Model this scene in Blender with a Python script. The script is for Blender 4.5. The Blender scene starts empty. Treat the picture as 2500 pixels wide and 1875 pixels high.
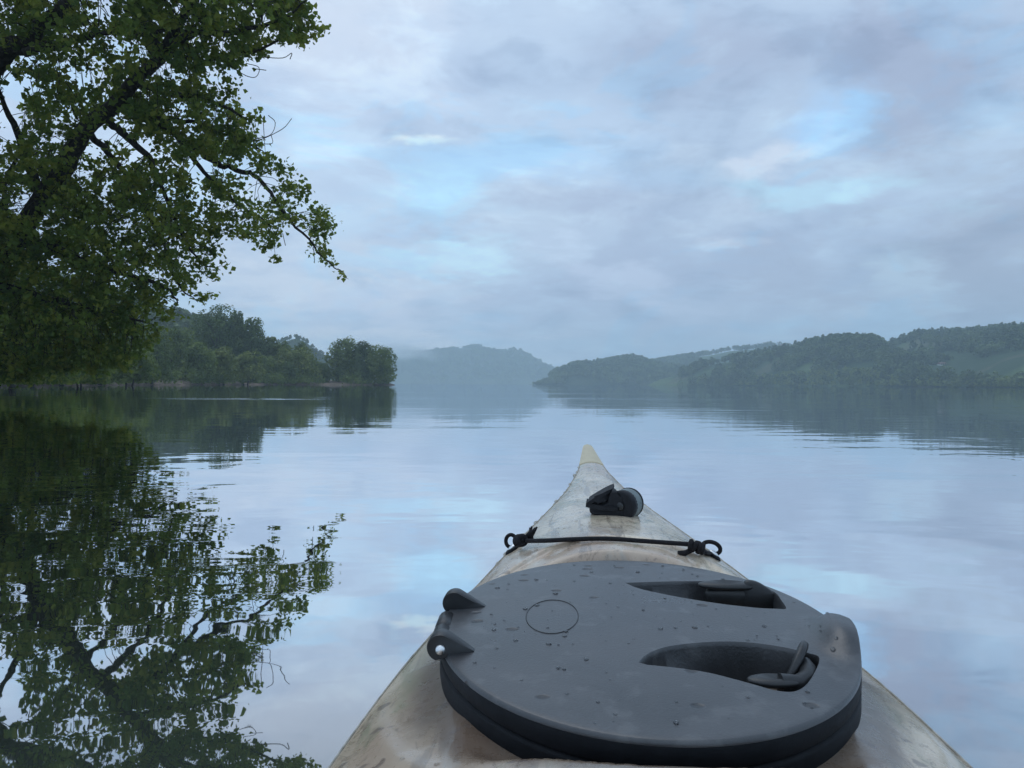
import bpy, bmesh, math, random
import numpy as np
from mathutils import Vector, Matrix, noise as mnoise
from mathutils.geometry import delaunay_2d_cdt

rnd = random.Random(7)
rng = np.random.default_rng(7)
S = bpy.context.scene
COL = S.collection

# ------------------------------------------------------------------ camera
CAMH, F, ROLL = 0.59, 1854.0, 0.0055
cam = bpy.data.cameras.new('camera')
cam.sensor_width = 36.0
cam.lens = F / 2500.0 * 36.0
cam.clip_start, cam.clip_end = 0.02, 20000
camo = bpy.data.objects.new('camera', cam)
camo.matrix_world = Matrix.Translation((0, 0, CAMH)) @ Matrix.Rotation(math.pi / 2, 4, 'X') @ Matrix.Rotation(ROLL, 4, 'Z')
COL.objects.link(camo)
S.camera = camo

# ------------------------------------------------------------------ world: thin Nishita sky behind a broken layer of cloud
SKY_STRENGTH = 0.1
SUN_EL, SUN_ROT = math.radians(64), math.radians(-25)
W = bpy.data.worlds.new('World'); S.world = W; W.use_nodes = True
wt = W.node_tree; wn = wt.nodes; wl = wt.links
for n in list(wn): wn.remove(n)


class NB:
    """small node builder"""
    def __init__(s, tree): s.t = tree
    def n(s, typ, **kw):
        nd = s.t.nodes.new(typ)
        for k, v in kw.items(): setattr(nd, k, v)
        return nd
    def put(s, sock, v):
        if isinstance(v, bpy.types.NodeSocket): s.t.links.new(v, sock)
        elif v is not None: sock.default_value = v
    def m(s, op, a, b=None, c=None, clamp=False):
        nd = s.n('ShaderNodeMath', operation=op, use_clamp=clamp)
        s.put(nd.inputs[0], a)
        if b is not None: s.put(nd.inputs[1], b)
        if c is not None: s.put(nd.inputs[2], c)
        return nd.outputs[0]
    def mix(s, f, a, b, mode='MIX'):
        nd = s.n('ShaderNodeMix', data_type='RGBA', blend_type=mode)
        s.put(nd.inputs[0], f)
        s.put(nd.inputs[6], a if isinstance(a, bpy.types.NodeSocket) else (*a, 1))
        s.put(nd.inputs[7], b if isinstance(b, bpy.types.NodeSocket) else (*b, 1))
        return nd.outputs[2]
    def noise(s, vec, scale, detail=4, rough=.5, dist=0, col=False):
        nd = s.n('ShaderNodeTexNoise')
        if vec is not None: s.put(nd.inputs['Vector'], vec)
        nd.inputs['Scale'].default_value = scale
        nd.inputs['Detail'].default_value = detail
        nd.inputs['Roughness'].default_value = rough
        nd.inputs['Distortion'].default_value = dist
        return nd.outputs['Color' if col else 0]
    def smooth(s, v, a, b, lo=0., hi=1.):
        nd = s.n('ShaderNodeMapRange', interpolation_type='SMOOTHSTEP')
        s.put(nd.inputs[0], v)
        for i, x in enumerate((a, b, lo, hi)): nd.inputs[i + 1].default_value = x
        return nd.outputs[0]
    def mapping(s, vec, scale=(1, 1, 1), loc=(0, 0, 0), rot=(0, 0, 0)):
        nd = s.n('ShaderNodeMapping')
        s.put(nd.inputs['Vector'], vec)
        nd.inputs['Scale'].default_value = scale
        nd.inputs['Location'].default_value = loc
        nd.inputs['Rotation'].default_value = rot
        return nd.outputs[0]


def build_world():
    b = NB(wt)
    tc = b.n('ShaderNodeTexCoord').outputs['Generated']
    sep = b.n('ShaderNodeSeparateXYZ'); b.put(sep.inputs[0], tc)
    dx, dy, dz = sep.outputs
    den = b.m('ADD', b.m('MAXIMUM', dz, 0.0), 0.16)
    cmb = b.n('ShaderNodeCombineXYZ')
    b.put(cmb.inputs[0], b.m('DIVIDE', dx, den)); b.put(cmb.inputs[1], b.m('DIVIDE', dy, den))
    P = cmb.outputs[0]
    sky = b.n('ShaderNodeTexSky', sky_type='NISHITA', sun_disc=False)
    sky.sun_elevation = SUN_EL; sky.sun_rotation = SUN_ROT
    sky.air_density = 1.0; sky.dust_density = 1.5; sky.ozone_density = 1.5
    # clouds: colours are radiance / SKY_STRENGTH
    k = 1.0 / SKY_STRENGTH
    C = lambda r, g, bl: (r * k * 1.20, g * k * 1.22, bl * k * 1.14)
    n1 = b.noise(P, 0.55, 4, .52, .25)
    n2 = b.noise(b.mapping(P, loc=(3.3, 7.1, 0)), 1.3, 5, .55, .3)
    n3 = b.noise(b.mapping(P, loc=(11, 2, 0)), 3.1, 5, .6, .2)
    tone = b.m('ADD', b.m('MULTIPLY', n1, .5), b.m('ADD', b.m('MULTIPLY', n2, .35), b.m('MULTIPLY', n3, .15)))
    dark, mid, light = C(.345, .445, .655), C(.435, .545, .76), C(.56, .67, .86)
    c = b.mix(b.smooth(tone, .42, .50), dark, mid)
    c = b.mix(b.smooth(tone, .49, .58), c, light)
    # left of the view is a little brighter and more lavender than the right
    az = b.m('ADD', b.m('MULTIPLY', dx, -.5), .5)
    c = b.mix(b.m('MULTIPLY', b.smooth(az, .35, .75), .55), c, C(.51, .60, .83))
    c = b.mix(b.m('MULTIPLY', b.smooth(az, .5, .22), .5), c, C(.355, .44, .645))
    # thin places where the blue sky shows through
    gap = b.m('MULTIPLY', b.smooth(n2, .54, .68), b.smooth(n1, .46, .58))
    blue = b.mix(.75, sky.outputs[0], C(.40, .60, .91))
    c = b.mix(b.m('MULTIPLY', gap, .45), c, blue)
    # the clouds and gaps in view, in gnomonic coordinates round +Y, edges frayed by noise
    ys = b.m('MAXIMUM', dy, .05)
    wv = b.noise(P, 1.6, 5, .6, col=True)
    ws = b.n('ShaderNodeSeparateXYZ'); b.put(ws.inputs[0], wv)
    gx = b.m('ADD', b.m('DIVIDE', dx, ys), b.m('MULTIPLY', b.m('SUBTRACT', ws.outputs[0], .5), .30))
    gz = b.m('ADD', b.m('DIVIDE', dz, ys), b.m('MULTIPLY', b.m('SUBTRACT', ws.outputs[1], .5), .13))
    front = b.smooth(dy, .1, .35)
    ns = b.noise(b.mapping(P, loc=(5, 5, 1)), 3.4, 6, .62, .4)
    nsm = b.m('MULTIPLY', b.m('SUBTRACT', ns, .5), 3.2)
    feats = [  # px, py, rx, ry, tilt, colour, amount
        (2250, 170, 190, 230, 0, (.315, .37, .55), .85), (1700, 110, 300, 120, 0, (.345, .41, .60), .8),
        (2400, 640, 240, 260, 0, (.325, .38, .54), .85), (1450, 600, 480, 150, 0, (.36, .43, .63), .85),
        (1700, 800, 500, 130, 0, (.37, .44, .64), .75),
        (1330, 250, 260, 150, 0, (.47, .59, .82), .5), (900, 120, 260, 150, 0, (.545, .64, .86), .6),
        (2050, 270, 110, 95, -.5, (.385, .58, .90), .8), (1960, 450, 290, 34, .05, (.45, .68, .90), .75),
        (1330, 400, 330, 60, .1, (.42, .62, .92), .65), (1070, 480, 130, 60, .2, (.49, .70, .95), .75),
        (1120, 635, 200, 38, 0, (.52, .73, .95), .75), (800, 520, 150, 50, 0, (.50, .67, .91), .6),
        (780, 340, 110, 80, .2, (.55, .70, .93), .7), (990, 316, 95, 13, .05, (.70, .80, .90), .75),
        (1900, 378, 170, 26, -.28, (.62, .68, .85), .75), (1500, 680, 200, 42, .45, (.52, .60, .82), .6),
        (2230, 660, 75, 85, 0, (.49, .64, .84), .55), (900, 770, 330, 80, .2, (.60, .65, .85), .7), (930, 850, 330, 36, .05, (.68, .70, .86), .7),
        (1780, 585, 110, 16, .05, (.60, .67, .86), .6), (1640, 470, 120, 120, 0, (.36, .45, .65), .55),
        (900, 420, 160, 60, 0, (.43, .54, .77), .5), (640, 680, 300, 90, 0, (.62, .68, .84), .65), (820, 60, 300, 110, 0, (.60, .66, .83), .6), (1900, 640, 200, 70, .2, (.34, .40, .58), .6),
    ]
    for (px, py, rx, ry, tl, colr, amt) in feats:
        cx, cz = (px - 1250) / F, (938 - py) / F
        ax = b.m('SUBTRACT', gx, cx); az_ = b.m('SUBTRACT', gz, cz)
        ca, sa = math.cos(tl), math.sin(tl)
        u = b.m('ADD', b.m('MULTIPLY', ax, ca * F / rx), b.m('MULTIPLY', az_, -sa * F / rx))
        v = b.m('ADD', b.m('MULTIPLY', ax, sa * F / ry), b.m('MULTIPLY', az_, ca * F / ry))
        q = b.m('ADD', b.m('MULTIPLY', u, u), b.m('MULTIPLY', v, v))
        d = b.m('ADD', b.m('SQRT', q), nsm)
        a = b.smooth(d, .25, 1.55, amt, 0)
        c = b.mix(b.m('MULTIPLY', a, front), c, C(*colr))
    # soft mottling of the cloud base: lavender-grey lumps against paler blue
    dv = b.mapping(tc, (1, 1, 2.1))
    m1 = b.noise(dv, 3.6, 5, .58, .5); m2 = b.noise(b.mapping(tc, (1, 1, 2.6), loc=(4, 1, 2)), 8.5, 5, .6, .35)
    mm = b.m('ADD', b.m('MULTIPLY', m1, .6), b.m('MULTIPLY', m2, .4))
    c = b.mix(b.smooth(mm, .50, .39), c, (.81, .83, .865), 'MULTIPLY')
    c = b.mix(b.smooth(mm, .51, .61), c, (1.14, 1.16, 1.12), 'MULTIPLY')
    m3 = b.noise(b.mapping(tc, (1, 1, 2.4), loc=(1, 6, 3)), 5.0, 5, .6, .6)
    c = b.mix(b.smooth(m3, .52, .62), c, (.90, 1.02, 1.06), 'MULTIPLY')
    bg = b.n('ShaderNodeBackground'); b.put(bg.inputs[0], c); bg.inputs[1].default_value = SKY_STRENGTH
    out = b.n('ShaderNodeOutputWorld'); wl.new(bg.outputs[0], out.inputs[0])


build_world()
W.cycles.sampling_method = 'MANUAL'; W.cycles.sample_map_resolution = 512

sun = bpy.data.lights.new('sun', 'SUN'); sun.energy = 0.5; sun.angle = math.radians(40); sun.color = (1, .99, .97)
suno = bpy.data.objects.new('sun', sun)
sd = Vector((math.sin(-SUN_ROT) * -math.cos(SUN_EL), math.cos(SUN_ROT) * math.cos(SUN_EL), math.sin(SUN_EL)))
suno.rotation_euler = sd.to_track_quat('Z', 'Y').to_euler(); COL.objects.link(suno)

S.view_settings.view_transform = 'Standard'; S.view_settings.look = 'None'
S.view_settings.exposure = 0.0; S.view_settings.gamma = 1.0
S.view_settings.use_curve_mapping = False
cy = S.cycles
cy.use_denoising = True
cy.max_bounces = 12; cy.diffuse_bounces = 3; cy.glossy_bounces = 4; cy.transmission_bounces = 4
cy.volume_bounces = 10; cy.transparent_max_bounces = 6
cy.sample_clamp_indirect = 6.0; cy.use_adaptive_sampling = True; cy.adaptive_threshold = 0.01

# ------------------------------------------------------------------ helpers


def WP(px, py, D):
    """point seen at photo pixel (px, py) when it lies D metres ahead"""
    x, y = px - 1250, py - 938
    c, s = math.cos(ROLL), math.sin(ROLL)
    return Vector(((c * x + s * y) / F * D, D, CAMH - (-s * x + c * y) / F * D))


def tag(o, label=None, cat=None, group=None, kind=None):
    if label: o['label'] = label
    if cat: o['category'] = cat
    if group: o['group'] = group
    if kind: o['kind'] = kind
    return o


def link(name, me, mat=None, parent=None):
    o = bpy.data.objects.new(name, me); COL.objects.link(o)
    if mat is not None: me.materials.append(mat)
    if parent is not None: o.parent = parent
    return o


def empty(name, loc=(0, 0, 0), rz=0.0):
    o = bpy.data.objects.new(name, None); COL.objects.link(o)
    o.location = loc; o.rotation_euler = (0, 0, rz); o.empty_display_size = .1
    return o


def mesh_np(name, V, Fc, smooth=True):
    V = np.asarray(V, dtype=np.float32); Fc = np.asarray(Fc, dtype=np.int32)
    me = bpy.data.meshes.new(name)
    me.vertices.add(len(V)); me.vertices.foreach_set('co', V.ravel())
    m, k = Fc.shape
    me.loops.add(m * k); me.loops.foreach_set('vertex_index', Fc.ravel())
    me.polygons.add(m)
    me.polygons.foreach_set('loop_start', np.arange(0, m * k, k, dtype=np.int32))
    me.polygons.foreach_set('use_smooth', np.full(m, smooth, dtype=bool))
    me.update(calc_edges=True)
    return me


def mesh_py(name, V, Fc, smooth=True, sharp=None):
    me = bpy.data.meshes.new(name)
    me.from_pydata([tuple(v) for v in V], [], [tuple(f) for f in Fc]); me.update()
    fix(me, smooth, sharp)
    return me


def fix(me, smooth=True, sharp=None, merge=0):
    bm = bmesh.new(); bm.from_mesh(me)
    if merge: bmesh.ops.remove_doubles(bm, verts=bm.verts, dist=merge)
    bmesh.ops.recalc_face_normals(bm, faces=bm.faces)
    for f in bm.faces: f.smooth = smooth
    if sharp:
        for e in bm.edges:
            if len(e.link_faces) == 2 and e.calc_face_angle(0) > sharp: e.smooth = False
    bm.to_mesh(me); bm.free()


def join(parts):
    """parts: list of (V, F) lists -> one (V, F)"""
    V, Fc = [], []
    for v, f in parts:
        k = len(V); V += list(v); Fc += [tuple(i + k for i in q) for q in f]
    return V, Fc


def tube(pts, rad, n=8, cap=True):
    pts = [Vector(p) for p in pts]; m = len(pts)
    if not hasattr(rad, '__len__'): rad = [rad] * m
    V, Fc = [], []
    t0 = (pts[1] - pts[0]).normalized()
    up = Vector((0, 0, 1)) if abs(t0.z) < .9 else Vector((1, 0, 0))
    nx = t0.cross(up).normalized()
    for i, p in enumerate(pts):
        t = (pts[min(i + 1, m - 1)] - pts[max(i - 1, 0)])
        t = t.normalized() if t.length > 1e-9 else t0
        nx = (nx - t * nx.dot(t))
        nx = nx.normalized() if nx.length > 1e-6 else t.orthogonal().normalized()
        ny = t.cross(nx)
        for j in range(n):
            a = 2 * math.pi * j / n
            V.append(p + (nx * math.cos(a) + ny * math.sin(a)) * rad[i])
    for i in range(m - 1):
        for j in range(n):
            Fc.append((i * n + j, i * n + (j + 1) % n, (i + 1) * n + (j + 1) % n, (i + 1) * n + j))
    if cap:
        Fc.append(tuple(range(n))[::-1]); Fc.append(tuple((m - 1) * n + j for j in range(n)))
    return V, Fc


def smooth_path(P, k=6):
    """Catmull-Rom through points (any dimension)"""
    P = [np.array(p, float) for p in P]
    Q = [2 * P[0] - P[1]] + P + [2 * P[-1] - P[-2]]
    out = []
    for i in range(1, len(Q) - 2):
        for j in range(k):
            t = j / k
            a, b, c, d = Q[i - 1], Q[i], Q[i + 1], Q[i + 2]
            out.append(.5 * ((2 * b) + (-a + c) * t + (2 * a - 5 * b + 4 * c - d) * t * t + (-a + 3 * b - 3 * c + d) * t ** 3))
    out.append(P[-1])
    return out


def mat(name):
    m = bpy.data.materials.new(name); m.use_nodes = True
    nt = m.node_tree
    for n in list(nt.nodes): nt.nodes.remove(n)
    b = NB(nt)
    b.out = b.n('ShaderNodeOutputMaterial')
    return m, b


def principled(b, base, rough=.5, spec=.5, metallic=0, normal=None, coat=0, coat_rough=.1):
    p = b.n('ShaderNodeBsdfPrincipled')
    b.put(p.inputs['Base Color'], base if isinstance(base, bpy.types.NodeSocket) else (*base, 1))
    b.put(p.inputs['Roughness'], rough); b.put(p.inputs['Specular IOR Level'], spec)
    b.put(p.inputs['Metallic'], metallic); b.put(p.inputs['Coat Weight'], coat); b.put(p.inputs['Coat Roughness'], coat_rough)
    if normal is not None: b.put(p.inputs['Normal'], normal)
    b.put(b.out.inputs[0], p.outputs[0])
    return p


def bump(b, h, dist, strength=1.0, normal=None):
    n = b.n('ShaderNodeBump'); b.put(n.inputs['Height'], h)
    n.inputs['Distance'].default_value = dist; n.inputs['Strength'].default_value = strength
    if normal is not None: b.put(n.inputs['Normal'], normal)
    return n.outputs[0]


# ------------------------------------------------------------------ materials


def leaf_mat(name, dark, light, vscale=.25, trans=.3, yellow=None, rough=.6):
    m, b = mat(name)
    geo = b.n('ShaderNodeNewGeometry')
    r = geo.outputs['Random Per Island']
    n = b.noise(geo.outputs['Position'], vscale, 3, .55)
    t = b.m('ADD', b.m('MULTIPLY', b.smooth(n, .40, .60), .68), b.m('MULTIPLY', r, .32))
    c = b.mix(t, dark, light)
    if yellow is not None:
        n2 = b.noise(b.mapping(geo.outputs['Position'], loc=(9, 4, 2)), vscale * 1.7, 2, .5)
        c = b.mix(b.m('MULTIPLY', b.smooth(n2, .50, .60), .75), c, yellow)
    p = b.n('ShaderNodeBsdfPrincipled'); b.put(p.inputs['Base Color'], c)
    p.inputs['Roughness'].default_value = rough; p.inputs['Specular IOR Level'].default_value = .25
    tr = b.n('ShaderNodeBsdfTranslucent'); b.put(tr.inputs[0], b.mix(.5, c, (.20, .26, .035)))
    mx = b.n('ShaderNodeMixShader'); mx.inputs[0].default_value = trans
    b.put(mx.inputs[1], p.outputs[0]); b.put(mx.inputs[2], tr.outputs[0]); b.put(b.out.inputs[0], mx.outputs[0])
    return m


def bark_mat(name, c1, c2, sc=6):
    m, b = mat(name)
    tc = b.n('ShaderNodeTexCoord').outputs['Object']
    v = b.mapping(tc, (sc, sc, sc * .25))
    n = b.noise(v, 1.5, 6, .65)
    principled(b, b.mix(b.smooth(n, .35, .65), c1, c2), .9, .2, normal=bump(b, n, .05))
    return m


M = {}
M['leaf_near'] = leaf_mat('cottonwood leaf', (.042, .088, .024), (.17, .235, .048), .85, .55, (.27, .28, .052))
M['leaf_shore'] = leaf_mat('shore leaf', (.046, .080, .022), (.20, .25, .062), .30, .36)
M['leaf_willow'] = leaf_mat('willow leaf', (.08, .11, .028), (.24, .27, .07), .32, .36)
M['leaf_dark'] = leaf_mat('dark crown leaf', (.030, .058, .022), (.13, .18, .055), .28, .32)
M['leaf_far'] = leaf_mat('far wood leaf', (.020, .040, .020), (.145, .185, .065), .05, .2)
M['bark'] = bark_mat('dark bark', (.018, .015, .013), (.06, .052, .045))
M['bark_far'] = bark_mat('grey brown bark', (.03, .026, .022), (.085, .07, .06), 2)


def make_bank_mat():
    m, b = mat('bare earth bank')
    pos = b.n('ShaderNodeNewGeometry').outputs['Position']
    n = b.noise(pos, .35, 6, .65); n2 = b.noise(pos, 3.0, 5, .6)
    c = b.mix(b.smooth(n, .38, .6), (.12, .085, .065), (.26, .19, .155))
    c = b.mix(b.smooth(n2, .5, .66), c, (.07, .09, .04))
    principled(b, c, .95, .2, normal=bump(b, n2, .15))
    return m


def make_hill_mat(name, dark, field, brown, fs=.006, seed=0):
    m, b = mat(name)
    pos = b.n('ShaderNodeNewGeometry').outputs['Position']
    v = b.mapping(pos, loc=(seed, seed * 2, 0))
    n = b.noise(v, fs, 3, .5, .3); n2 = b.noise(v, fs * 2.2, 4, .55); n3 = b.noise(v, .12, 5, .7)
    c = b.mix(b.smooth(n, .47, .53), dark, field)
    c = b.mix(b.m('MULTIPLY', b.smooth(n2, .56, .62), .7), c, brown)
    c = b.mix(b.m('MULTIPLY', b.smooth(n3, .45, .62), .5), c, dark)
    principled(b, c, .95, .15, normal=bump(b, n3, 2.5))
    return m


M['bank'] = make_bank_mat()
M['hill'] = make_hill_mat('pasture hillside', (.036, .062, .026), (.085, .125, .045), (.11, .10, .06))
M['hill_far'] = make_hill_mat('wooded hillside', (.03, .05, .03), (.055, .08, .04), (.07, .075, .045), .004, 50)


def make_water():
    m, b = mat('calm lake water')
    pos = b.n('ShaderNodeNewGeometry').outputs['Position']
    # gentle ripples: crests lie roughly across the view
    a1 = b.noise(b.mapping(pos, (.62, 1, 1), rot=(0, 0, .10)), 3.6, 2, .45, .5)
    a2 = b.noise(b.mapping(pos, (.40, 1, 1), rot=(0, 0, -.08), loc=(4, 9, 0)), 1.15, 2, .5, .4)
    a3 = b.noise(b.mapping(pos, (.22, 1, 1), rot=(0, 0, .05), loc=(1, 3, 0)), .30, 2, .5, .3)
    band = b.noise(b.mapping(pos, (.012, .05, 1), loc=(0, 2.2, 0)), 1.0, 2, .5)
    bm_ = b.smooth(band, .42, .62, .4, 1.7)
    # the near water is a little livelier in the lee of the boat and the trees than out on the open lake
    h = b.m('ADD', b.m('MULTIPLY', a1, .0017), b.m('ADD', b.m('MULTIPLY', a2, .0062), b.m('MULTIPLY', a3, .013)))
    h = b.m('MULTIPLY', h, bm_)
    # a breath of wind ruffling a narrow strip off the left bank
    sp = b.n('ShaderNodeSeparateXYZ'); b.put(sp.inputs[0], pos)
    gxx = b.m('DIVIDE', b.m('ADD', sp.outputs[0], 10.5), 4.2); gyy = b.m('DIVIDE', b.m('SUBTRACT', sp.outputs[1], 28.0), 1.5)
    g = b.smooth(b.m('ADD', b.m('ADD', b.m('MULTIPLY', gxx, gxx), b.m('MULTIPLY', gyy, gyy)), b.m('MULTIPLY', b.m('SUBTRACT', a3, .5), 1.6)), 1.1, .3)
    h = b.m('ADD', h, b.m('MULTIPLY', g, b.m('MULTIPLY', a2, .05)))
    nrm = bump(b, h, 1.0)
    gl = b.n('ShaderNodeBsdfGlossy'); gl.inputs['Roughness'].default_value = .012
    gl.inputs['Color'].default_value = (.96, .97, 1, 1); b.put(gl.inputs['Normal'], nrm)
    n2 = b.noise(pos, .05, 3, .5)
    df = b.n('ShaderNodeBsdfDiffuse')
    b.put(df.inputs[0], b.mix(n2, (.050, .066, .052), (.070, .085, .062)))
    lw = b.n('ShaderNodeLayerWeight'); lw.inputs[0].default_value = .5; b.put(lw.inputs['Normal'], nrm)
    cosv = b.m('SUBTRACT', 1.0, lw.outputs['Facing'])
    fac = b.m('MAXIMUM', b.m('SUBTRACT', 1.0, b.m('MULTIPLY', b.m('POWER', b.m('MAXIMUM', cosv, 0), 2.2), 3.1)), .03)
    mx = b.n('ShaderNodeMixShader'); b.put(mx.inputs[0], fac)
    b.put(mx.inputs[1], df.outputs[0]); b.put(mx.inputs[2], gl.outputs[0]); b.put(b.out.inputs[0], mx.outputs[0])
    return m


M['water'] = make_water()


def make_deck_mat():
    m, b = mat('weathered marbled deck')
    tc = b.n('ShaderNodeTexCoord').outputs['Object']
    v1 = b.mapping(tc, (5, 2.2, 5)); v2 = b.mapping(tc, (9, 3.2, 9), loc=(3, 1, 0)); v3 = b.mapping(tc, (40, 40, 40))
    n1 = b.noise(v1, 1, 5, .6, .8); n2 = b.noise(v2, 1.3, 6, .65, 1.2); n3 = b.noise(v3, 1, 6, .7); n4 = b.noise(b.mapping(tc, (3, 1.6, 3), loc=(7, 7, 7)), 1, 4, .55, .6)
    c = b.mix(b.smooth(n1, .36, .64), (.40, .325, .225), (.70, .585, .44))
    c = b.mix(b.m('MULTIPLY', b.smooth(n4, .50, .62), .65), c, (.36, .24, .17))          # rusty pink
    c = b.mix(b.m('MULTIPLY', b.smooth(n2, .54, .64), .7), c, (.25, .24, .15))          # olive
    c = b.mix(b.m('MULTIPLY', b.smooth(n2, .44, .34), .65), c, (.58, .54, .46))          # chalky
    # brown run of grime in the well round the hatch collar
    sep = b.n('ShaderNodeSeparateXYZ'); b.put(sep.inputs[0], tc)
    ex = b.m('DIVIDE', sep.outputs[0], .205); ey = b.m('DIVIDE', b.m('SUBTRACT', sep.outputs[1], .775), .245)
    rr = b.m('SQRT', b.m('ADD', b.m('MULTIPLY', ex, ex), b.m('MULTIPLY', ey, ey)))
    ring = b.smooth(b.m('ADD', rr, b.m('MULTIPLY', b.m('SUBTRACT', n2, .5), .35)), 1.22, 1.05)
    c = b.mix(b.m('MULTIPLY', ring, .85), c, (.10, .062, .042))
    sp = b.smooth(b.noise(v3, 1.2, 2, .5), .66, .71)
    c = b.mix(b.m('MULTIPLY', sp, .6), c, (.12, .09, .08))
    sc = b.noise(b.mapping(tc, (60, 4, 30), rot=(0, 0, .5)), 1, 4, .6)
    c = b.mix(b.m('MULTIPLY', b.smooth(sc, .57, .63), .5), c, (.17, .13, .10))
    cr = b.noise(b.mapping(tc, (26, 9, 26), rot=(0, 0, -.4), loc=(8, 2, 0)), 1, 6, .75, 1.5)
    c = b.mix(b.m('MULTIPLY', b.smooth(cr, .575, .60), b.m('MULTIPLY', b.smooth(cr, .63, .605), .55)), c, (.13, .085, .055))
    hh = b.m('ADD', b.m('MULTIPLY', n3, .5), b.m('MULTIPLY', n2, 1.2))
    principled(b, c, b.smooth(n3, .3, .7, .20, .40), .6, normal=bump(b, hh, .0010), coat=.35, coat_rough=.12)
    return m


M['deck'] = make_deck_mat()


def simple(name, col, rough=.5, spec=.5, metallic=0, nsc=60, amt=.25, bd=.0006, coat=0):
    m, b = mat(name)
    tc = b.n('ShaderNodeTexCoord').outputs['Object']
    n = b.noise(tc, nsc, 5, .6)
    c = b.mix(b.m('MULTIPLY', b.smooth(n, .3, .7), amt), col, tuple(min(1, x * 2.2 + .01) for x in col))
    principled(b, c, rough, spec, metallic, bump(b, n, bd), coat)
    return m


def make_lid_mat():
    m, b = mat('grey moulded hatch plastic')
    tc = b.n('ShaderNodeTexCoord').outputs['Object']
    fine = b.noise(tc, 420, 3, .6); big = b.noise(tc, 9, 5, .6, .5); med = b.noise(b.mapping(tc, (1, 1, 1), loc=(2, 0, 5)), 34, 4, .6)
    vor = b.n('ShaderNodeTexVoronoi', feature='F1'); b.put(vor.inputs['Vector'], b.mapping(tc, (26, 36, 26)))
    vor.inputs['Scale'].default_value = 1.0
    sel = b.n('ShaderNodeSeparateXYZ'); b.put(sel.inputs[0], vor.outputs['Color'])
    pit = b.m('MULTIPLY', b.smooth(vor.outputs['Distance'], .20, .09), b.smooth(sel.outputs[0], .52, .54))
    c = b.mix(b.smooth(big, .35, .65), (.024, .025, .027), (.052, .053, .056))
    c = b.mix(b.m('MULTIPLY', b.smooth(med, .55, .68), .5), c, (.10, .10, .10))
    c = b.mix(b.m('MULTIPLY', pit, .65), c, (.010, .011, .013))
    h = b.m('ADD', b.m('MULTIPLY', fine, .38), b.m('MULTIPLY', pit, -1.6))
    r = b.m('ADD', b.smooth(big, .3, .7, .27, .38), b.m('MULTIPLY', pit, .2))
    principled(b, c, r, .85, normal=bump(b, h, .0007))
    return m


M['lid'] = make_lid_mat()
M['lid_dark'] = simple('black rubber and lid edge shade', (.005, .006, .008), .6, .18)  # near-black paints in shade on lid edge and collar; deck pads are black
M['lever'] = simple('grey latch plastic', (.012, .013, .014), .42, .6)
M['cord'] = simple('black shock cord', (.012, .011, .013), .8, .25, nsc=300, bd=.001)
M['webbing'] = simple('black webbing', (.009, .010, .013), .7, .35, nsc=200)
M['grey_foam'] = simple('grey rubber handle', (.13, .16, .16), .5, .5)
M['steel'] = simple('stainless steel', (.85, .86, .85), .3, .5, 1.0)
M['cap'] = simple('yellowed bow resin', (.52, .44, .29), .5, .45, nsc=40, amt=.12)
M['seam'] = simple('grimy seam tape', (.30, .285, .25), .7, .3, nsc=90, amt=.6)
M['white_wall'] = simple('pale render', (.55, .55, .54), .8, .2, nsc=1, amt=.1, bd=.01)
M['roof'] = simple('tile roof', (.18, .10, .08), .85, .2, nsc=1, amt=.3, bd=.01)
M['pane'] = simple('dark window glass', (.03, .035, .045), .15, .6, nsc=1, amt=.1, bd=.001)

# ------------------------------------------------------------------ water
me = mesh_py('water', [(-2700, -580, 0), (2700, -580, 0), (2700, 3330, 0), (-2700, 3330, 0)], [(0, 1, 2, 3)], False)
tag(link('water', me, M['water']), kind='structure')


# ------------------------------------------------------------------ terrain
def fbm(x, y, sc, oct_=4, seed=0.0):
    v = 0; a = 1; t = 0
    for o in range(oct_):
        v += a * mnoise.noise(Vector((x / sc + seed, y / sc - seed * 1.7, seed))); t += a
        a *= .5; sc *= .5
    return v / t


class Hill:
    """land whose skyline follows points (px, py) at distance Dr, with its shore at Ds(px)"""
    def __init__(s, name, ridge, Ds, Dr, drop, mat_, nx=160, ny=34, rough=1.5, back=.5, shape=.85, seed=1.0, z0=-1.0):
        s.ridge = ridge; s.Ds = Ds; s.Dr = Dr; s.drop = drop
        s.rough = rough; s.shape = shape; s.seed = seed; s.z0 = z0
        xs = np.linspace(ridge[0][0], ridge[-1][0], nx)
        V = []
        ts = list(np.linspace(0, 1, ny)) + list(1 + np.linspace(.08, back, 6))
        for px in xs:
            for t in ts: V.append(s.point(px, t))
        k = len(ts)
        Fc = [(i * k + j, (i + 1) * k + j, (i + 1) * k + j + 1, i * k + j + 1) for i in range(nx - 1) for j in range(k - 1)]
        me = mesh_np(name, np.array([tuple(v) for v in V]), np.array(Fc))
        s.o = tag(link(name, me, mat_), kind='structure')
    def val(s, a, px): return a(px) if callable(a) else a
    def point(s, px, t):
        ds, dr = s.val(s.Ds, px), s.val(s.Dr, px)
        D = ds + (dr - ds) * t
        py = np.interp(px, [r[0] for r in s.ridge], [r[1] for r in s.ridge])
        H = max(WP(px, py, dr).z - s.drop, .2)
        X = (px - 1250) / F * D
        tt = min(t, 1)
        z = s.z0 + (H - s.z0) * math.sin(math.pi / 2 * tt) ** s.shape if tt > 0 else s.z0
        if t > 1: z = s.z0 + (H - s.z0) * math.cos(min(1, (t - 1) * 1.2) * math.pi / 2)
        env = min(1, tt * 3) * (1 - .75 * max(0, tt - .8) / .2)
        z += s.rough * fbm(X, D, 90, 4, s.seed) * env * 2.2 * min(1, H / 15)
        return Vector((X, D, z))


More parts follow.
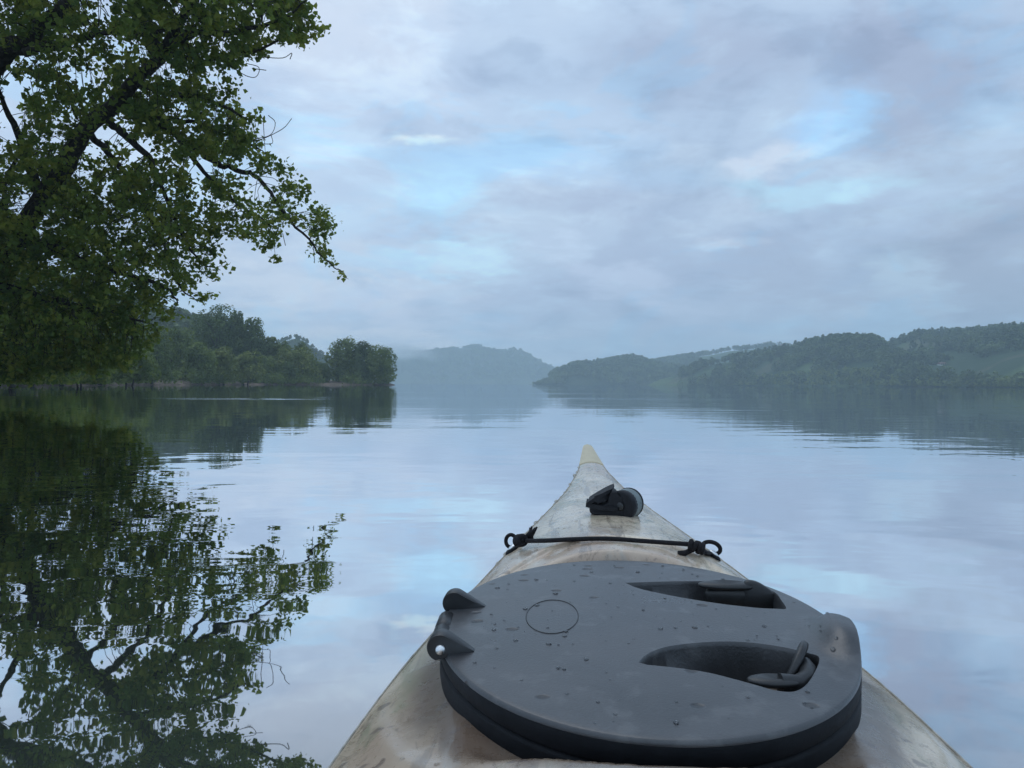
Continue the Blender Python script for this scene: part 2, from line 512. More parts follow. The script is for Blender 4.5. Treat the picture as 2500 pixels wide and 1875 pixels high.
RI = lambda pts: (lambda px: float(np.interp(px, [p[0] for p in pts], [p[1] for p in pts])))
hM = Hill('mountain', [(560, 935), (700, 900), (850, 868), (961, 864), (1045, 863), (1102, 856), (1130, 858), (1160, 846), (1175, 853), (1225, 863),
                    (1254, 857), (1269, 861), (1298, 877), (1352, 903), (1406, 922), (1500, 935), (1700, 937)], 2300, 2900, 6, M['hill_far'], 240, 30, 5, seed=3.1)
hC = Hill('wooded_headland', [(1294, 936), (1300, 930), (1318, 921), (1345, 912), (1360, 905), (1387, 896), (1394, 890), (1417, 885), (1445, 884), (1472, 880),
                     (1499, 876), (1517, 872), (1544, 869), (1562, 872), (1589, 882), (1607, 886), (1700, 900), (1800, 925)], 1150, RI([(1294, 1160), (1450, 1320), (1800, 1400)]), 8, M['hill_far'], 200, 34, 2, seed=8.3)
hF = Hill('distant_ridge', [(1500, 900), (1590, 880), (1636, 873), (1726, 860), (1780, 849), (1834, 845), (1884, 838), (1911, 840), (1990, 850), (2150, 880), (2300, 920)],
          1450, 1750, 9, M['hill'], 160, 26, 2, seed=5.5)
hR = Hill('right_ridge', [(2060, 925), (2110, 870), (2155, 842), (2205, 822), (2246, 811), (2305, 811), (2350, 811), (2386, 806), (2449, 800), (2500, 804), (2700, 780), (3100, 790), (3600, 830), (4200, 900)],
          RI([(2060, 760), (2500, 480), (3200, 380)]), RI([(2060, 1150), (2500, 900), (3200, 800)]), 9, M['hill'], 220, 40, 2.4, seed=2.2, shape=.8)
hN = Hill('right_hill', [(1560, 936), (1610, 915), (1672, 900), (1703, 888), (1753, 875), (1798, 869), (1843, 863), (1916, 850), (1984, 832), (2056, 826), (2133, 826), (2155, 840), (2169, 858),
                   (2260, 872), (2340, 880), (2420, 888), (2520, 896), (2900, 905), (3400, 925)],
          RI([(1560, 980), (1900, 740), (2200, 600), (2500, 460), (3400, 330)]), RI([(1560, 1010), (1900, 900), (2150, 800), (2500, 560), (3400, 420)]), 7, M['hill'], 260, 34, 2, seed=6.4, shape=.9)
hL = Hill('small_peak', [(560, 900), (640, 850), (674, 834), (701, 826), (723, 820), (746, 829), (773, 849), (798, 866), (850, 899), (900, 925), (930, 937)], 640, 820, 4, M['hill'], 120, 26, 1.5, seed=9.2)
hB = Hill('left_hill', [(-900, 700), (-300, 640), (0, 670), (200, 700), (343, 742), (407, 768), (450, 775), (470, 783), (560, 805), (640, 850), (760, 905), (840, 937)],
          RI([(-900, 200), (0, 260), (840, 330)]), RI([(-900, 330), (0, 420), (840, 480)]), 5, M['hill'], 160, 30, 2, seed=4.7)

# left bank: a low earth shelf along the left shore
SHORE = [(-3200, 34), (-2000, 38), (-900, 55), (-300, 72), (0, 88), (250, 120), (450, 165), (650, 205), (850, 228), (960, 240)]
def bank():
    V, Fc = [], []
    nx, ny = 240, 14
    for i in range(nx):
        px = -3200 + (963 + 3200) * i / (nx - 1)
        d0 = float(np.interp(px, [p[0] for p in SHORE], [p[1] for p in SHORE]))
        d0 += fbm(px, 0, 90, 3, 2.0) * d0 * .02
        tip = min(1, (963 - px) / 260)
        for j in range(ny):
            t = j / (ny - 1)
            D = d0 + (t ** 1.4) * (12 + 110 * tip)
            X = (px - 1250) / F * d0 * (1 + (D / d0 - 1) * .9)
            up = [-.6, -.1, .35, .75, .95][j] if j < 5 else 1.0 + t * 1.2
            z = up * (.35 + .65 * tip) * (1 + .4 * fbm(X, D, 9, 3, 5.0)) if j > 0 else -.6
            if tip < .05: z = min(z, .15)
            V.append((X, D, z - (.6 if t > .97 else 0)))
    for i in range(nx - 1):
        for j in range(ny - 1):
            Fc.append((i * ny + j, (i + 1) * ny + j, (i + 1) * ny + j + 1, i * ny + j + 1))
    tag(link('left_bank', mesh_np('left_bank', V, Fc), M['bank']), kind='structure')
bank()


# ------------------------------------------------------------------ foliage
def leaf_cards(C, size, up=.5, jitter=.5, aspect=.8, out=None):
    """kite-shaped leaves at centres C, random orientation"""
    n = len(C)
    N = rng.normal(size=(n, 3)); N[:, 2] = np.abs(N[:, 2]) + up
    if out is not None: N = N * .55 + out * 1.3
    N /= np.linalg.norm(N, axis=1, keepdims=True)
    A = rng.normal(size=(n, 3)); A -= N * np.sum(A * N, axis=1, keepdims=True)
    A /= np.linalg.norm(A, axis=1, keepdims=True)
    B = np.cross(N, A)
    s = (size * (1 + jitter * (rng.random(n) - .5) * 2))[:, None] if np.ndim(size) else (size * (1 + jitter * (rng.random(n) - .5) * 2))[:, None]
    w = s * aspect
    fold = N * s * .12
    V = np.stack([C - A * s * .5, C + B * w * .5 - A * s * .12 + fold, C + A * s * .5, C - B * w * .5 - A * s * .12 + fold], axis=1).reshape(-1, 3)
    Fc = np.arange(n * 4).reshape(n, 4)
    return V, Fc


def crown_points(lobes, n):
    """points spread through the outer part of a set of ellipsoid lobes"""
    vol = np.array([l[1][0] * l[1][1] * l[1][2] for l in lobes]) ** .67
    idx = rng.choice(len(lobes), size=n, p=vol / vol.sum())
    d = rng.normal(size=(n, 3)); d /= np.linalg.norm(d, axis=1, keepdims=True)
    r = (.62 + .38 * rng.random(n) ** .5) * (1 + .10 * rng.normal(size=n))
    c = np.array([lobes[i][0] for i in idx]); a = np.array([lobes[i][1] for i in idx])
    return c + d * r[:, None] * a, d


def make_tree(name, base, h, w, label, group, leafm, barkm, nleaf=2200, leaf=.5, seed=0, base_frac=.12, lean=(0, 0), lobes_n=16, category='tree', spiky=0.0, bottom=.0):
    r = random.Random(seed)
    root = empty(name, base)
    tag(root, label, category, group)
    # trunk and limbs
    parts = []
    nst = r.choice([1, 2, 2, 3])
    for k in range(nst):
        a = r.uniform(0, 6.28); sp = w * .12 * (k > 0)
        top = Vector((lean[0] + math.cos(a) * w * .16, lean[1] + math.sin(a) * w * .16, h * .75))
        p0 = Vector((math.cos(a) * sp, math.sin(a) * sp, -.8))
        pts = [p0.lerp(top, t) + Vector((fbm(t * 9, k, 3, 2, seed), fbm(k, t * 9, 3, 2, seed + 3), 0)) * h * .05 * (t > 0) for t in (0, .2, .4, .6, .8, 1)]
        R = h * .022
        parts.append(tube(pts, [R * 1.3, R, R * .8, R * .6, R * .4, R * .15], 6))
        for q in range(4):
            b0 = pts[2 + q % 3]; a2 = r.uniform(0, 6.28)
            e = b0 + Vector((math.cos(a2) * w * .33, math.sin(a2) * w * .33, h * r.uniform(.1, .25)))
            parts.append(tube([b0, b0.lerp(e, .5) + Vector((0, 0, h * .02)), e], [R * .4, R * .25, R * .08], 5))
    V, Fc = join(parts)
    link('trunk', mesh_py('trunk', V, Fc), barkm, root)
    lobes = []
    for k in range(lobes_n):
        t = (k + .5) / lobes_n
        z = h * (base_frac + (1 - base_frac) * (bottom + (1 - bottom) * t) * .95)
        prof = math.sin(math.pi * min(1, max(.08, (z / h - base_frac * .6) / (1 - base_frac * .6) * .86 + .12))) ** .6
        a = k * 2.4 + r.uniform(-.4, .4); rr = w * .5 * prof * r.uniform(.35, .88)
        s = w * r.uniform(.10, .20) * (.65 + .45 * prof)
        c = (lean[0] * t + math.cos(a) * rr, lean[1] * t + math.sin(a) * rr, min(z, h - s * .7))
        lobes.append((c, (s, s, s * r.uniform(.75, 1.0) * (1 + spiky))))
    for k in range(4):   # fill the middle
        z = h * (base_frac + (1 - base_frac) * (.2 + .18 * k))
        lobes.append(((lean[0] * .5, lean[1] * .5, z), (w * .28, w * .28, h * .14)))
    P, dn = crown_points(lobes, nleaf)
    k_ = P[:, 2] > .25; P = P[k_]; dn = dn[k_]
    V, Fc = leaf_cards(P, leaf, .35, .45, .85, dn)
    tag(link('crown', mesh_np('crown', V, Fc, False), leafm, root), kind='stuff')
    return root


def at_px(px, D, z=0):
    return ((px - 1250) / F * D, D, z)


SG = 'trees along the left shore'
shore = [  # px, D, top_py, width_px, material, label
    (930, 238, 845, 84, 'leaf_shore', 'outermost small tree at the very tip of the left point, hanging over the water', 0),
    (885, 240, 836, 78, 'leaf_dark', 'dark rounded tree second from the tip of the left point', 1),
    (840, 242, 824, 100, 'leaf_shore', 'tall rounded tree heading the clump at the end of the left point', 0),
    (780, 236, 886, 60, 'leaf_dark', 'low dark bush in the dip between the end clump and the next trees', 1),
    (735, 250, 834, 44, 'leaf_dark', 'narrow dark treetop poking up in front of the small peak', 1),
    (722, 226, 850, 124, 'leaf_willow', 'broad olive green bushy tree below the small peak', 0),
    (690, 232, 834, 60, 'leaf_shore', 'slim green tree left of the small peak', 0),
    (655, 234, 822, 84, 'leaf_shore', 'round topped tree right of the tall dark tree', 0),
    (612, 228, 772, 88, 'leaf_dark', 'dark right shoulder tree beside the tallest tree of the shore', 1),
    (576, 232, 754, 64, 'leaf_dark', 'pointed dark tree rising right of the tallest crown', 1),
    (530, 226, 740, 130, 'leaf_dark', 'tallest dark tree of the left shore with an open feathery crown', 1),
    (604, 196, 860, 84, 'leaf_willow', 'small light green round tree in front at the water edge', 0),
    (545, 186, 846, 76, 'leaf_willow', 'light green leafy sapling in front of the tallest tree', 0),
    (484, 176, 838, 90, 'leaf_shore', 'bushy mid green tree left of the light green sapling', 0),
    (430, 186, 800, 120, 'leaf_shore', 'wide green tree just right of the overhanging foliage', 0),
    (650, 214, 872, 84, 'leaf_shore', 'low green bush under the round topped tree', 0),
    (700, 218, 884, 60, 'leaf_dark', 'low dark shrub at the foot of the olive bushy tree', 0),
    (370, 150, 800, 130, 'leaf_dark', 'dark tree half hidden behind the lowest overhanging branches', 1),
    (300, 138, 770, 150, 'leaf_shore', 'broad tree under the overhanging foliage with earth bank below', 0),
    (225, 122, 760, 160, 'leaf_dark', 'deep green tree in shade under the big tree', 1),
    (150, 108, 740, 170, 'leaf_shore', 'leafy tree in shade near the left edge', 0),
    (75, 98, 730, 180, 'leaf_dark', 'dark tree with leaning trunk near the left edge', 1),
    (0, 88, 700, 200, 'leaf_dark', 'dark tree at the left edge of the shore', 1),
    (-110, 78, 640, 260, 'leaf_shore', 'large tree beyond the left edge of the view', 0),
    (-260, 70, 600, 300, 'leaf_dark', 'dark tree far down the left shore beyond the view', 1),
    (500, 262, 792, 120, 'leaf_dark', 'dark tree filling in behind the tallest tree', 1),
    (395, 240, 800, 120, 'leaf_shore', 'hazier tree behind the wide green tree', 0),
    (20, 52, 790, 300, 'leaf_near', 'low leafy tree standing in the water at the far left edge under the big tree', 0),
    (190, 68, 838, 190, 'leaf_near', 'small dark green tree drooping to the water below the big tree', 0),
    (320, 104, 850, 120, 'leaf_shore', 'bushy low tree at the water edge just right of the drooping small tree', 0),
]
for i, (px, D, ty, wpx, lm, lab, bt) in enumerate(shore):
    h = WP(px, ty, D).z; w = wpx / F * D
    z0 = .5 if D > 100 else .3
    k = max(1.0, w / 12)
    make_tree('tree', at_px(px, D + 2, z0 * .6), h - z0 * .6, w, lab, SG, M[lm], M['bark_far'], nleaf=int(2300 + 150 * w * h / 10) if D > 75 else 11000, leaf=.62 if D > 150 else (.45 if D > 75 else .26),
              seed=100 + i, base_frac=.05, lobes_n=38 if h > 9 else 24, spiky=.25 if bt else .1)


# undergrowth and branches hanging to the waterline along the left shore
def undergrowth():
    pts = []
    for i in range(900):
        px = rnd.uniform(-700, 945)
        d = float(np.interp(px, [p[0] for p in SHORE], [p[1] for p in SHORE])) + rnd.uniform(-1, 7)
        if fbm(px, 0, 60, 2, 3) > .22: continue
        s = rnd.uniform(.5, 1.5)
        c = np.array([(px - 1250) / F * d, d, rnd.uniform(.8, 2.6)])
        q = rng.normal(size=(26, 3)) * s * .5; pts.append(c + q)
    P = np.concatenate(pts); P = P[P[:, 2] > .15]
    V, Fc = leaf_cards(P, .42, .3, .5)
    tag(link('shore_undergrowth', mesh_np('shore_undergrowth', V, Fc, False), M['leaf_shore']), 'low green undergrowth along the foot of the left shore trees', 'undergrowth', kind='stuff')
undergrowth()


# ------------------------------------------------------------------ hillside woods
def tree_template(kind, seed, n=95):
    global rng
    r0 = rng; rng = np.random.default_rng(seed)
    if kind == 'cone':
        z = rng.random(n) ** 1.2; a = rng.random(n) * 6.283; rr = (.30 * (1 - z) ** .8 + .03) * (.5 + .5 * rng.random(n))
        P = np.c_[np.cos(a) * rr, np.sin(a) * rr, z * .95 + .05]
    elif kind == 'tall':
        d = rng.normal(size=(n, 3)); d /= np.linalg.norm(d, axis=1, keepdims=True)
        P = d * np.array([.20, .20, .40]) * (.4 + .6 * rng.random((n, 1))) + [0, 0, .56]
    else:
        d = rng.normal(size=(n, 3)); d /= np.linalg.norm(d, axis=1, keepdims=True)
        P = d * np.array([.42, .42, .40]) * (.4 + .6 * rng.random((n, 1))) + [0, 0, .5]
    V, Fc = leaf_cards(P, .19, .2, .4, .9)
    rng = r0
    return V, Fc


TPL = {k: [tree_template(k, 40 + i + 10 * j) for i in range(3)] for j, k in enumerate(('round', 'tall', 'cone'))}


def wood(name, label, items, m):
    """items: (pos, height, kind) -> one joined mesh"""
    Vs, Fs, k = [], [], 0
    for p, h, kd in items:
        V, Fc = TPL[kd][rnd.randrange(3)]
        a = rnd.uniform(0, 6.28); ca, sa = math.cos(a), math.sin(a)
        s = h
        X = np.c_[(V[:, 0] * ca - V[:, 1] * sa) * s * 1.15, (V[:, 0] * sa + V[:, 1] * ca) * s * 1.15, V[:, 2] * s] + np.array(p)
        Vs.append(X); Fs.append(Fc + k); k += len(V)
    me = mesh_np(name, np.concatenate(Vs), np.concatenate(Fs), False)
    return tag(link(name, me, m), label, 'woodland', kind='stuff')


def scatter(h, n, t0, t1, hmin, hmax, kinds, px0, px1, mask=None):
    out = []
    for i in range(n * 6):
        if len(out) >= n: break
        px = rnd.uniform(px0, px1); t = rnd.uniform(t0, t1)
        p = h.point(px, t)
        if p.z < -.2: continue
        if mask and not mask(p, px, t): continue
        out.append((p, rnd.uniform(hmin, hmax), rnd.choice(kinds)))
    return out


wood('mountain_forest', 'hazy forest covering the far mountain', scatter(hM, 1700, .0, 1.02, 14, 24, ('round', 'tall'), 700, 1480), M['leaf_far'])
wood('headland_forest', 'blue hazed forest covering the wooded headland', scatter(hC, 1450, .0, 1.02, 8, 14, ('round', 'round', 'tall'), 1345, 1720,
     lambda p, px, t: not (1380 < px < 1450 and t < .22)) + scatter(hC, 120, .0, 1.0, 2.5, 5, ('round',), 1302, 1348), M['leaf_far'])
wood('ridge_wood', 'pale hazy wood along the distant ridge', scatter(hF, 620, .25, 1.02, 8, 15, ('round', 'round'), 1560, 2080,
     lambda p, px, t: fbm(p.x, p.y, 130, 2, 7) > -.05 or t > .94), M['leaf_far'])
maskN = lambda p, px, t: (fbm(p.x, p.y, 60, 3, 3.3) > .0) or t < .05
wood('hill_wood', 'dark broken wood on the near right hill', scatter(hN, 2000, .0, 1.0, 6, 12, ('round', 'tall', 'cone', 'cone'), 1570, 2900, maskN), M['leaf_far'])
maskR = lambda p, px, t: (fbm(p.x, p.y, 70, 3, 1.3) > -.02) or (px > 2380 and t > .75)
wood('right_ridge_wood', 'scattered wood on the high right ridge', scatter(hR, 1800, .15, 1.0, 7, 12, ('round', 'tall', 'cone'), 2100, 3300, maskR), M['leaf_far'])
wood('left_hill_wood', 'hazy wood on the hill behind the left shore', scatter(hB, 900, .1, 1.0, 6, 10, ('round', 'tall'), -500, 800), M['leaf_far'])
wood('peak_wood', 'thin hazy wood on the small peak', scatter(hL, 300, .1, 1.0, 3, 6, ('round', 'tall'), 620, 900), M['leaf_far'])
wood('stand_wood', 'dense dark stand crowning the near right hill', scatter(hN, 420, .52, 1.0, 8, 12, ('tall', 'tall', 'cone', 'round'), 1962, 2164,
     lambda p, px, t: t > .62 + .25 * abs((px - 2060) / 105) ** 2 + .1 * fbm(p.x, p.y, 30, 2, 9)), M['leaf_dark'])
# bushes along the right shore
wood('shore_scrub', 'green scrub and bushes along the right shore', scatter(hN, 520, .0, .16, 3, 7, ('round',), 1800, 2900) + scatter(hN, 260, .02, .1, 4, 8, ('round',), 2190, 2600), M['leaf_willow'])


# single trees one can tell apart on the skylines
def protos():
    d = {}
    for kd in TPL:
        for i, (V, Fc) in enumerate(TPL[kd]):
            V2, F2 = V * np.array([1.1, 1.1, 1.0]), Fc
            me = mesh_np('crown', V2, F2, False); me.materials.append(M['leaf_far'])
            tv, tf = tube([(0, 0, -.12), (0, 0, .5)], [.025, .012], 5)
            mt = mesh_py('trunk', tv, tf); mt.materials.append(M['bark_far'])
            d[(kd, i)] = (me, mt)
    return d


PR = protos()


ORD = ['first', 'second', 'third', 'fourth', 'fifth', 'sixth', 'seventh', 'eighth', 'ninth', 'tenth', 'eleventh', 'twelfth', 'thirteenth', 'fourteenth', 'fifteenth', 'sixteenth', 'seventeenth', 'eighteenth', 'nineteenth']
def ordinal(i):
    if i < 19: return ORD[i]
    tens = {20: 'twent', 30: 'thirt', 40: 'fort', 50: 'fift'}[(i + 1) // 10 * 10]
    return tens + 'ieth' if (i + 1) % 10 == 0 else tens + 'y-' + ORD[i % 10]
KW = {'tall': 'narrow', 'cone': 'pointed', 'round': 'rounded'}


def sky_trees(hill, spots, label, group, name='hill_tree'):
    spots = sorted(spots); base_label = label
    for i, (px, t, h, kd) in enumerate(spots):
        where = 'leftmost' if i == 0 else 'rightmost' if i == len(spots) - 1 else ordinal(i) + ' from the left,'
        label = where + ' ' + KW[kd] + ' ' + base_label
        p = hill.point(px, t)
        o = empty(name, p, rnd.uniform(0, 6.28)); o.scale = (h, h, h)
        tag(o, label, 'tree', group)
        cm, tm = PR[(kd, rnd.randrange(3))]
        a = bpy.data.objects.new('crown', cm); a.parent = o; COL.objects.link(a)
        c = bpy.data.objects.new('trunk', tm); c.parent = o; COL.objects.link(c)


sky_trees(hN, [(px + rnd.uniform(-3, 3), rnd.uniform(.93, 1.0), rnd.uniform(9, 13), rnd.choice(('tall', 'tall', 'round', 'cone'))) for px in np.arange(1960, 2160, 5.5)],
          'dark tree of the dense stand crowning the near right hill', 'trees of the dense stand on the near right hill')
sky_trees(hN, [(px + rnd.uniform(-6, 6), rnd.uniform(.9, 1.0), rnd.uniform(7, 12), rnd.choice(('tall', 'cone', 'round'))) for px in np.arange(1665, 1960, 9)],
          'small skyline tree left of the dense stand', 'skyline trees left of the dense stand')
sky_trees(hN, [(px, rnd.uniform(.85, 1.0), rnd.uniform(8, 11), 'cone') for px in (2168, 2180, 2196, 2212, 2262, 2268, 2300, 2325)],
          'dark tree on the slope right of the dense stand', 'upright trees right of the dense stand')
sky_trees(hR, [(px + rnd.uniform(-4, 4), rnd.uniform(.95, 1.0), rnd.uniform(8, 13), rnd.choice(('tall', 'round', 'cone'))) for px in list(np.arange(2175, 2300, 8)) + list(np.arange(2350, 2560, 7))],
          'tree on the high far right skyline', 'skyline trees on the high right ridge')
sky_trees(hC, [(px + rnd.uniform(-3, 3), .99, rnd.uniform(9, 14), rnd.choice(('tall', 'round'))) for px in np.arange(1345, 1610, 7)],
          'tiny tree on the wooded headland skyline', 'skyline trees of the headland')
sky_trees(hF, [(px + rnd.uniform(-4, 4), .985, rnd.uniform(10, 17), 'round') for px in np.arange(1640, 1920, 11)],
          'pale tree on the distant ridge skyline', 'skyline trees of the distant ridge')
sky_trees(hN, [(px, t, h, kd) for px, t, h, kd in ((1882, .5, 9, 'tall'), (1896, .25, 9, 'cone'), (1835, .2, 8, 'round'), (1960, .45, 10, 'round'), (1996, .38, 8, 'tall'), (2046, .3, 9, 'cone'), (1932, .2, 8, 'round'), (2090, .35, 8, 'round'))],
          'lone dark tree in the near right hill pasture', 'lone trees in the pasture')


# ------------------------------------------------------------------ far houses
def house(px, hill, t, w, d, h, label, lift=0):
    p = hill.point(px, t)
    root = empty('house', (p.x, p.y, p.z + lift), rnd.uniform(-.25, .25)); tag(root, label, 'house', 'pale houses on the far shore')
    def box(x0, x1, y0, y1, z0, z1):
        V = [(x, y, z) for z in (z0, z1) for x, y in ((x0, y0), (x1, y0), (x1, y1), (x0, y1))]
        return V, [(0, 3, 2, 1), (4, 5, 6, 7), (0, 1, 5, 4), (1, 2, 6, 5), (2, 3, 7, 6), (3, 0, 4, 7)]
    V, Fc = box(-w / 2, w / 2, -d / 2, d / 2, -6, h)
    link('wall', mesh_py('wall', V, Fc, False), M['white_wall'], root)
    e = .5
    V = [(-w / 2 - e, -d / 2 - e, h), (w / 2 + e, -d / 2 - e, h), (w / 2 + e, d / 2 + e, h), (-w / 2 - e, d / 2 + e, h), (-w / 2 - e, 0, h + d * .3), (w / 2 + e, 0, h + d * .3)]
    link('roof', mesh_py('roof', V, [(0, 1, 5, 4), (2, 3, 4, 5), (0, 4, 3), (1, 2, 5), (0, 3, 2, 1)], False), M['roof'], root)
    for k in range(3):
        x = -w / 2 + w * (k + .5) / 3
        V, Fc = box(x - .6, x + .6, -d / 2 - .06, -d / 2 + .05, h * .45, h * .45 + 1.5)
        link('window', mesh_py('window', V, Fc, False), M['pane'], root)


house(1660, hF, .25, 17, 10, 9, 'pale house at the left end of the distant ridge', 0)
house(1652, hF, .2, 10, 8, 7, 'smaller pale house just left of the large pale one', 0)
house(1886, hF, .8, 14, 9, 6, 'pale house below the highest clump of the distant ridge')
house(1906, hF, .86, 12, 8, 6, 'pale house at the right end of the distant ridge')
house(2299, hN, .8, 5, 5, 1.6, 'small pale house half way up the right hillside')


# ------------------------------------------------------------------ the big overhanging tree
def in_poly(x, y, poly):
    c = False; j = len(poly) - 1
    for i in range(len(poly)):
        xi, yi = poly[i]; xj, yj = poly[j]
        if (yi > y) != (yj > y) and x < (xj - xi) * (y - yi) / (yj - yi) + xi: c = not c
        j = i
    return c


def edge_dist(x, y, poly):
    P = np.array(poly, float); Q = np.roll(P, -1, axis=0); d = Q - P
    t = np.clip(((x - P[:, 0]) * d[:, 0] + (y - P[:, 1]) * d[:, 1]) / (d ** 2).sum(1), 0, 1)
    return float(np.sqrt(((P[:, 0] + t * d[:, 0] - x) ** 2 + (P[:, 1] + t * d[:, 1] - y) ** 2).min()))


def big_tree():
    base = Vector(WP(-150, 938, 28)); base.z = 0
    root = empty('overhanging_tree', base)
    tag(root, 'huge leafy cottonwood leaning out over the water from the left', 'tree')
    # depth of a branch: the upper limbs reach toward the boat, the lower ones away along the shore
    def dep(px, py): return 20.5 + 7.0 * max(0, min(1, py / 800)) + 2.0 * max(0, min(1, (px - 450) / 400)) * max(0, min(1, (py - 250) / 350))
    def L(pts, d=0): return [tuple(WP(x, y, dep(x, y) + d)) for x, y in pts]
    limbs = {
        'trunk': ([tuple(WP(-150, 938, 28) - Vector((0, 0, 1.2))), tuple(WP(-120, 860, 28))] + L([(-40, 720), (50, 560), (130, 450), (180, 365), (212, 309), (270, 265), (338, 193), (386, 145), (430, 75), (480, -20), (520, -140)]), 1.0, .10),
    }
    side = [
        (L([(-120, 700), (-140, 500), (-110, 320), (-60, 200), (-10, 150), (48, 111), (82, 82), (111, 53), (159, 10), (200, -70), (240, -180)]), .34, .08),
        (L([(60, 130), (125, 111), (193, 92), (251, 82), (338, 86), (424, 72), (480, 60)], -1), .10, .02),
        (L([(280, 255), (309, 258), (360, 285), (400, 305), (434, 333), (482, 367), (530, 400), (579, 415), (627, 434), (680, 500), (740, 570), (800, 640), (835, 665)]), .15, .012),
        (L([(240, 290), (270, 299), (315, 340), (357, 381), (385, 430), (400, 473), (434, 555), (480, 630), (540, 660)]), .12, .015),
        (L([(205, 320), (227, 333), (270, 381), (309, 429), (350, 500), (400, 600), (440, 700), (480, 735)], 1), .11, .015),
        (L([(410, 110), (482, 80), (579, 72), (675, 48), (752, 0)], -.5), .11, .015),
        (L([(400, 130), (460, 140), (520, 150), (600, 130), (700, 90), (770, 65)]), .07, .01),
        (L([(330, 200), (420, 230), (480, 240), (540, 255), (600, 285), (640, 290)]), .10, .01),
        (L([(309, 258), (400, 290), (480, 300), (560, 330), (640, 365)], .5), .09, .01),
        (L([(434, 333), (500, 420), (560, 480), (620, 530), (680, 560)], .3), .07, .01),
        (L([(40, 580), (120, 600), (200, 640), (300, 670), (400, 700), (430, 740)], -.5), .16, .02),
        (L([(-20, 690), (80, 720), (180, 740), (280, 760), (360, 790)], -1), .14, .02),
        (L([(100, 490), (60, 380), (20, 280), (-20, 180)], .5), .16, .03),
        (L([(-60, 740), (-40, 640), (0, 560), (20, 450), (60, 300)], 1), .16, .03),
        (L([(386, 145), (370, 80), (330, 20), (300, -60)], .6), .14, .03),
        (L([(-120, 860), (-200, 700), (-280, 500), (-330, 300), (-350, 100), (-330, -100)], 2), .5, .1),
        (L([(-280, 500), (-220, 400), (-150, 250), (-100, 50)], 2.5), .22, .05),
    ]
    nodes = []; rads = []
    pts, r0, r1 = limbs['trunk']
    sp = smooth_path(pts, 5)
    rr = [r0 * .33 * (1 - t) ** .8 + r1 * .5 for t in np.linspace(0, 1, len(sp))]
    sp = [np.array(p) + np.array((fbm(i * .7, 0, 2, 2, 1), 0, fbm(0, i * .7, 2, 2, 5))) * .12 for i, p in enumerate(sp)]
    V, Fc = tube([Vector(p) - base for p in sp], rr, 12)
    link('trunk', mesh_py('trunk', V, Fc), M['bark'], root)
    nodes += [np.array(p) for p in sp]
    for k, (pts, a, e) in enumerate(side):
        sp = smooth_path(pts, 5)
        sp = [np.array(p) + np.array((fbm(i * .6, k, 2, 2, 1), 0, fbm(k, i * .6, 2, 2, 5))) * min(.22, .05 * i) for i, p in enumerate(sp)]
        rr = [a * (1 - t) ** .9 + e for t in np.linspace(0, 1, len(sp))]
        V, Fc = tube([Vector(p) - base for p in sp], rr, 8)
        link('limb', mesh_py('limb', V, Fc), M['bark'], root)
        nodes += [np.array(p) for p in sp]
    # bare twigs
    tw = []
    for pts in ([(610, 345), (640, 340), (690, 315), (712, 290)], [(620, 340), (660, 330), (672, 300), (655, 282)], [(640, 352), (665, 350), (662, 330)],
                [(560, 160), (600, 185), (625, 188), (632, 165), (600, 155)], [(620, 168), (650, 172)], [(640, 140), (690, 142), (712, 130), (708, 145)],
                [(500, 560), (512, 600), (535, 585)], [(690, 570), (697, 600)], [(765, 600), (768, 640)]):
        tw.append(tube([Vector(p) - base for p in smooth_path(L(pts), 4)], .012, 4))
    V, Fc = join(tw)
    link('bare_twig', mesh_py('bare_twig', V, Fc), M['bark'], root)
    nodes = np.array(nodes)
    poly = [(-420, -260), (640, -260), (700, -90), (715, -20), (748, 25), (778, 62), (758, 92), (712, 112), (655, 128), (605, 148), (565, 158), (548, 182), (568, 215), (588, 255),
            (642, 288), (622, 318), (644, 368), (700, 415), (728, 442), (768, 490), (800, 528), (820, 562), (786, 590), (812, 628), (842, 660), (838, 674), (806, 664),
            (772, 628), (742, 604), (700, 575), (668, 590), (690, 640), (676, 645), (640, 612), (580, 596), (540, 578), (512, 570), (506, 600), (556, 622), (558, 650), (532, 688), (510, 732),
            (470, 738), (436, 772), (400, 770), (390, 815), (372, 858), (335, 868), (318, 900), (250, 895), (215, 918), (150, 912), (90, 928), (40, 932), (-100, 932), (-420, 930)]
    holes = [(480, 405, 42, 22), (222, 371, 26, 20), (490, 500, 15, 48), (20, 285, 38, 60), (550, 505, 26, 16), (600, 405, 30, 14), (340, 365, 34, 20), (405, 470, 20, 26),
             (260, 470, 18, 22), (62, 500, 30, 26), (100, 570, 12, 10), (60, 130, 30, 22), (210, 195, 28, 18), (395, 175, 26, 16), (310, 110, 24, 12), (505, 190, 18, 12), (130, 20, 22, 16),
             (440, 30, 20, 14), (385, 675, 18, 10), (430, 745, 10, 14), (585, 540, 14, 10), (300, 560, 14, 8), (640, 480, 20, 10), (150, 430, 20, 14)]
    limb_px = [[(180, 365), (212, 309), (270, 265), (338, 193), (386, 145), (430, 75), (386, 145), (338, 193), (270, 265), (212, 309)],
               [(-10, 150), (48, 111), (82, 82), (111, 53), (159, 10), (111, 53), (82, 82), (48, 111)]]
    clumps = []
    tries = 0
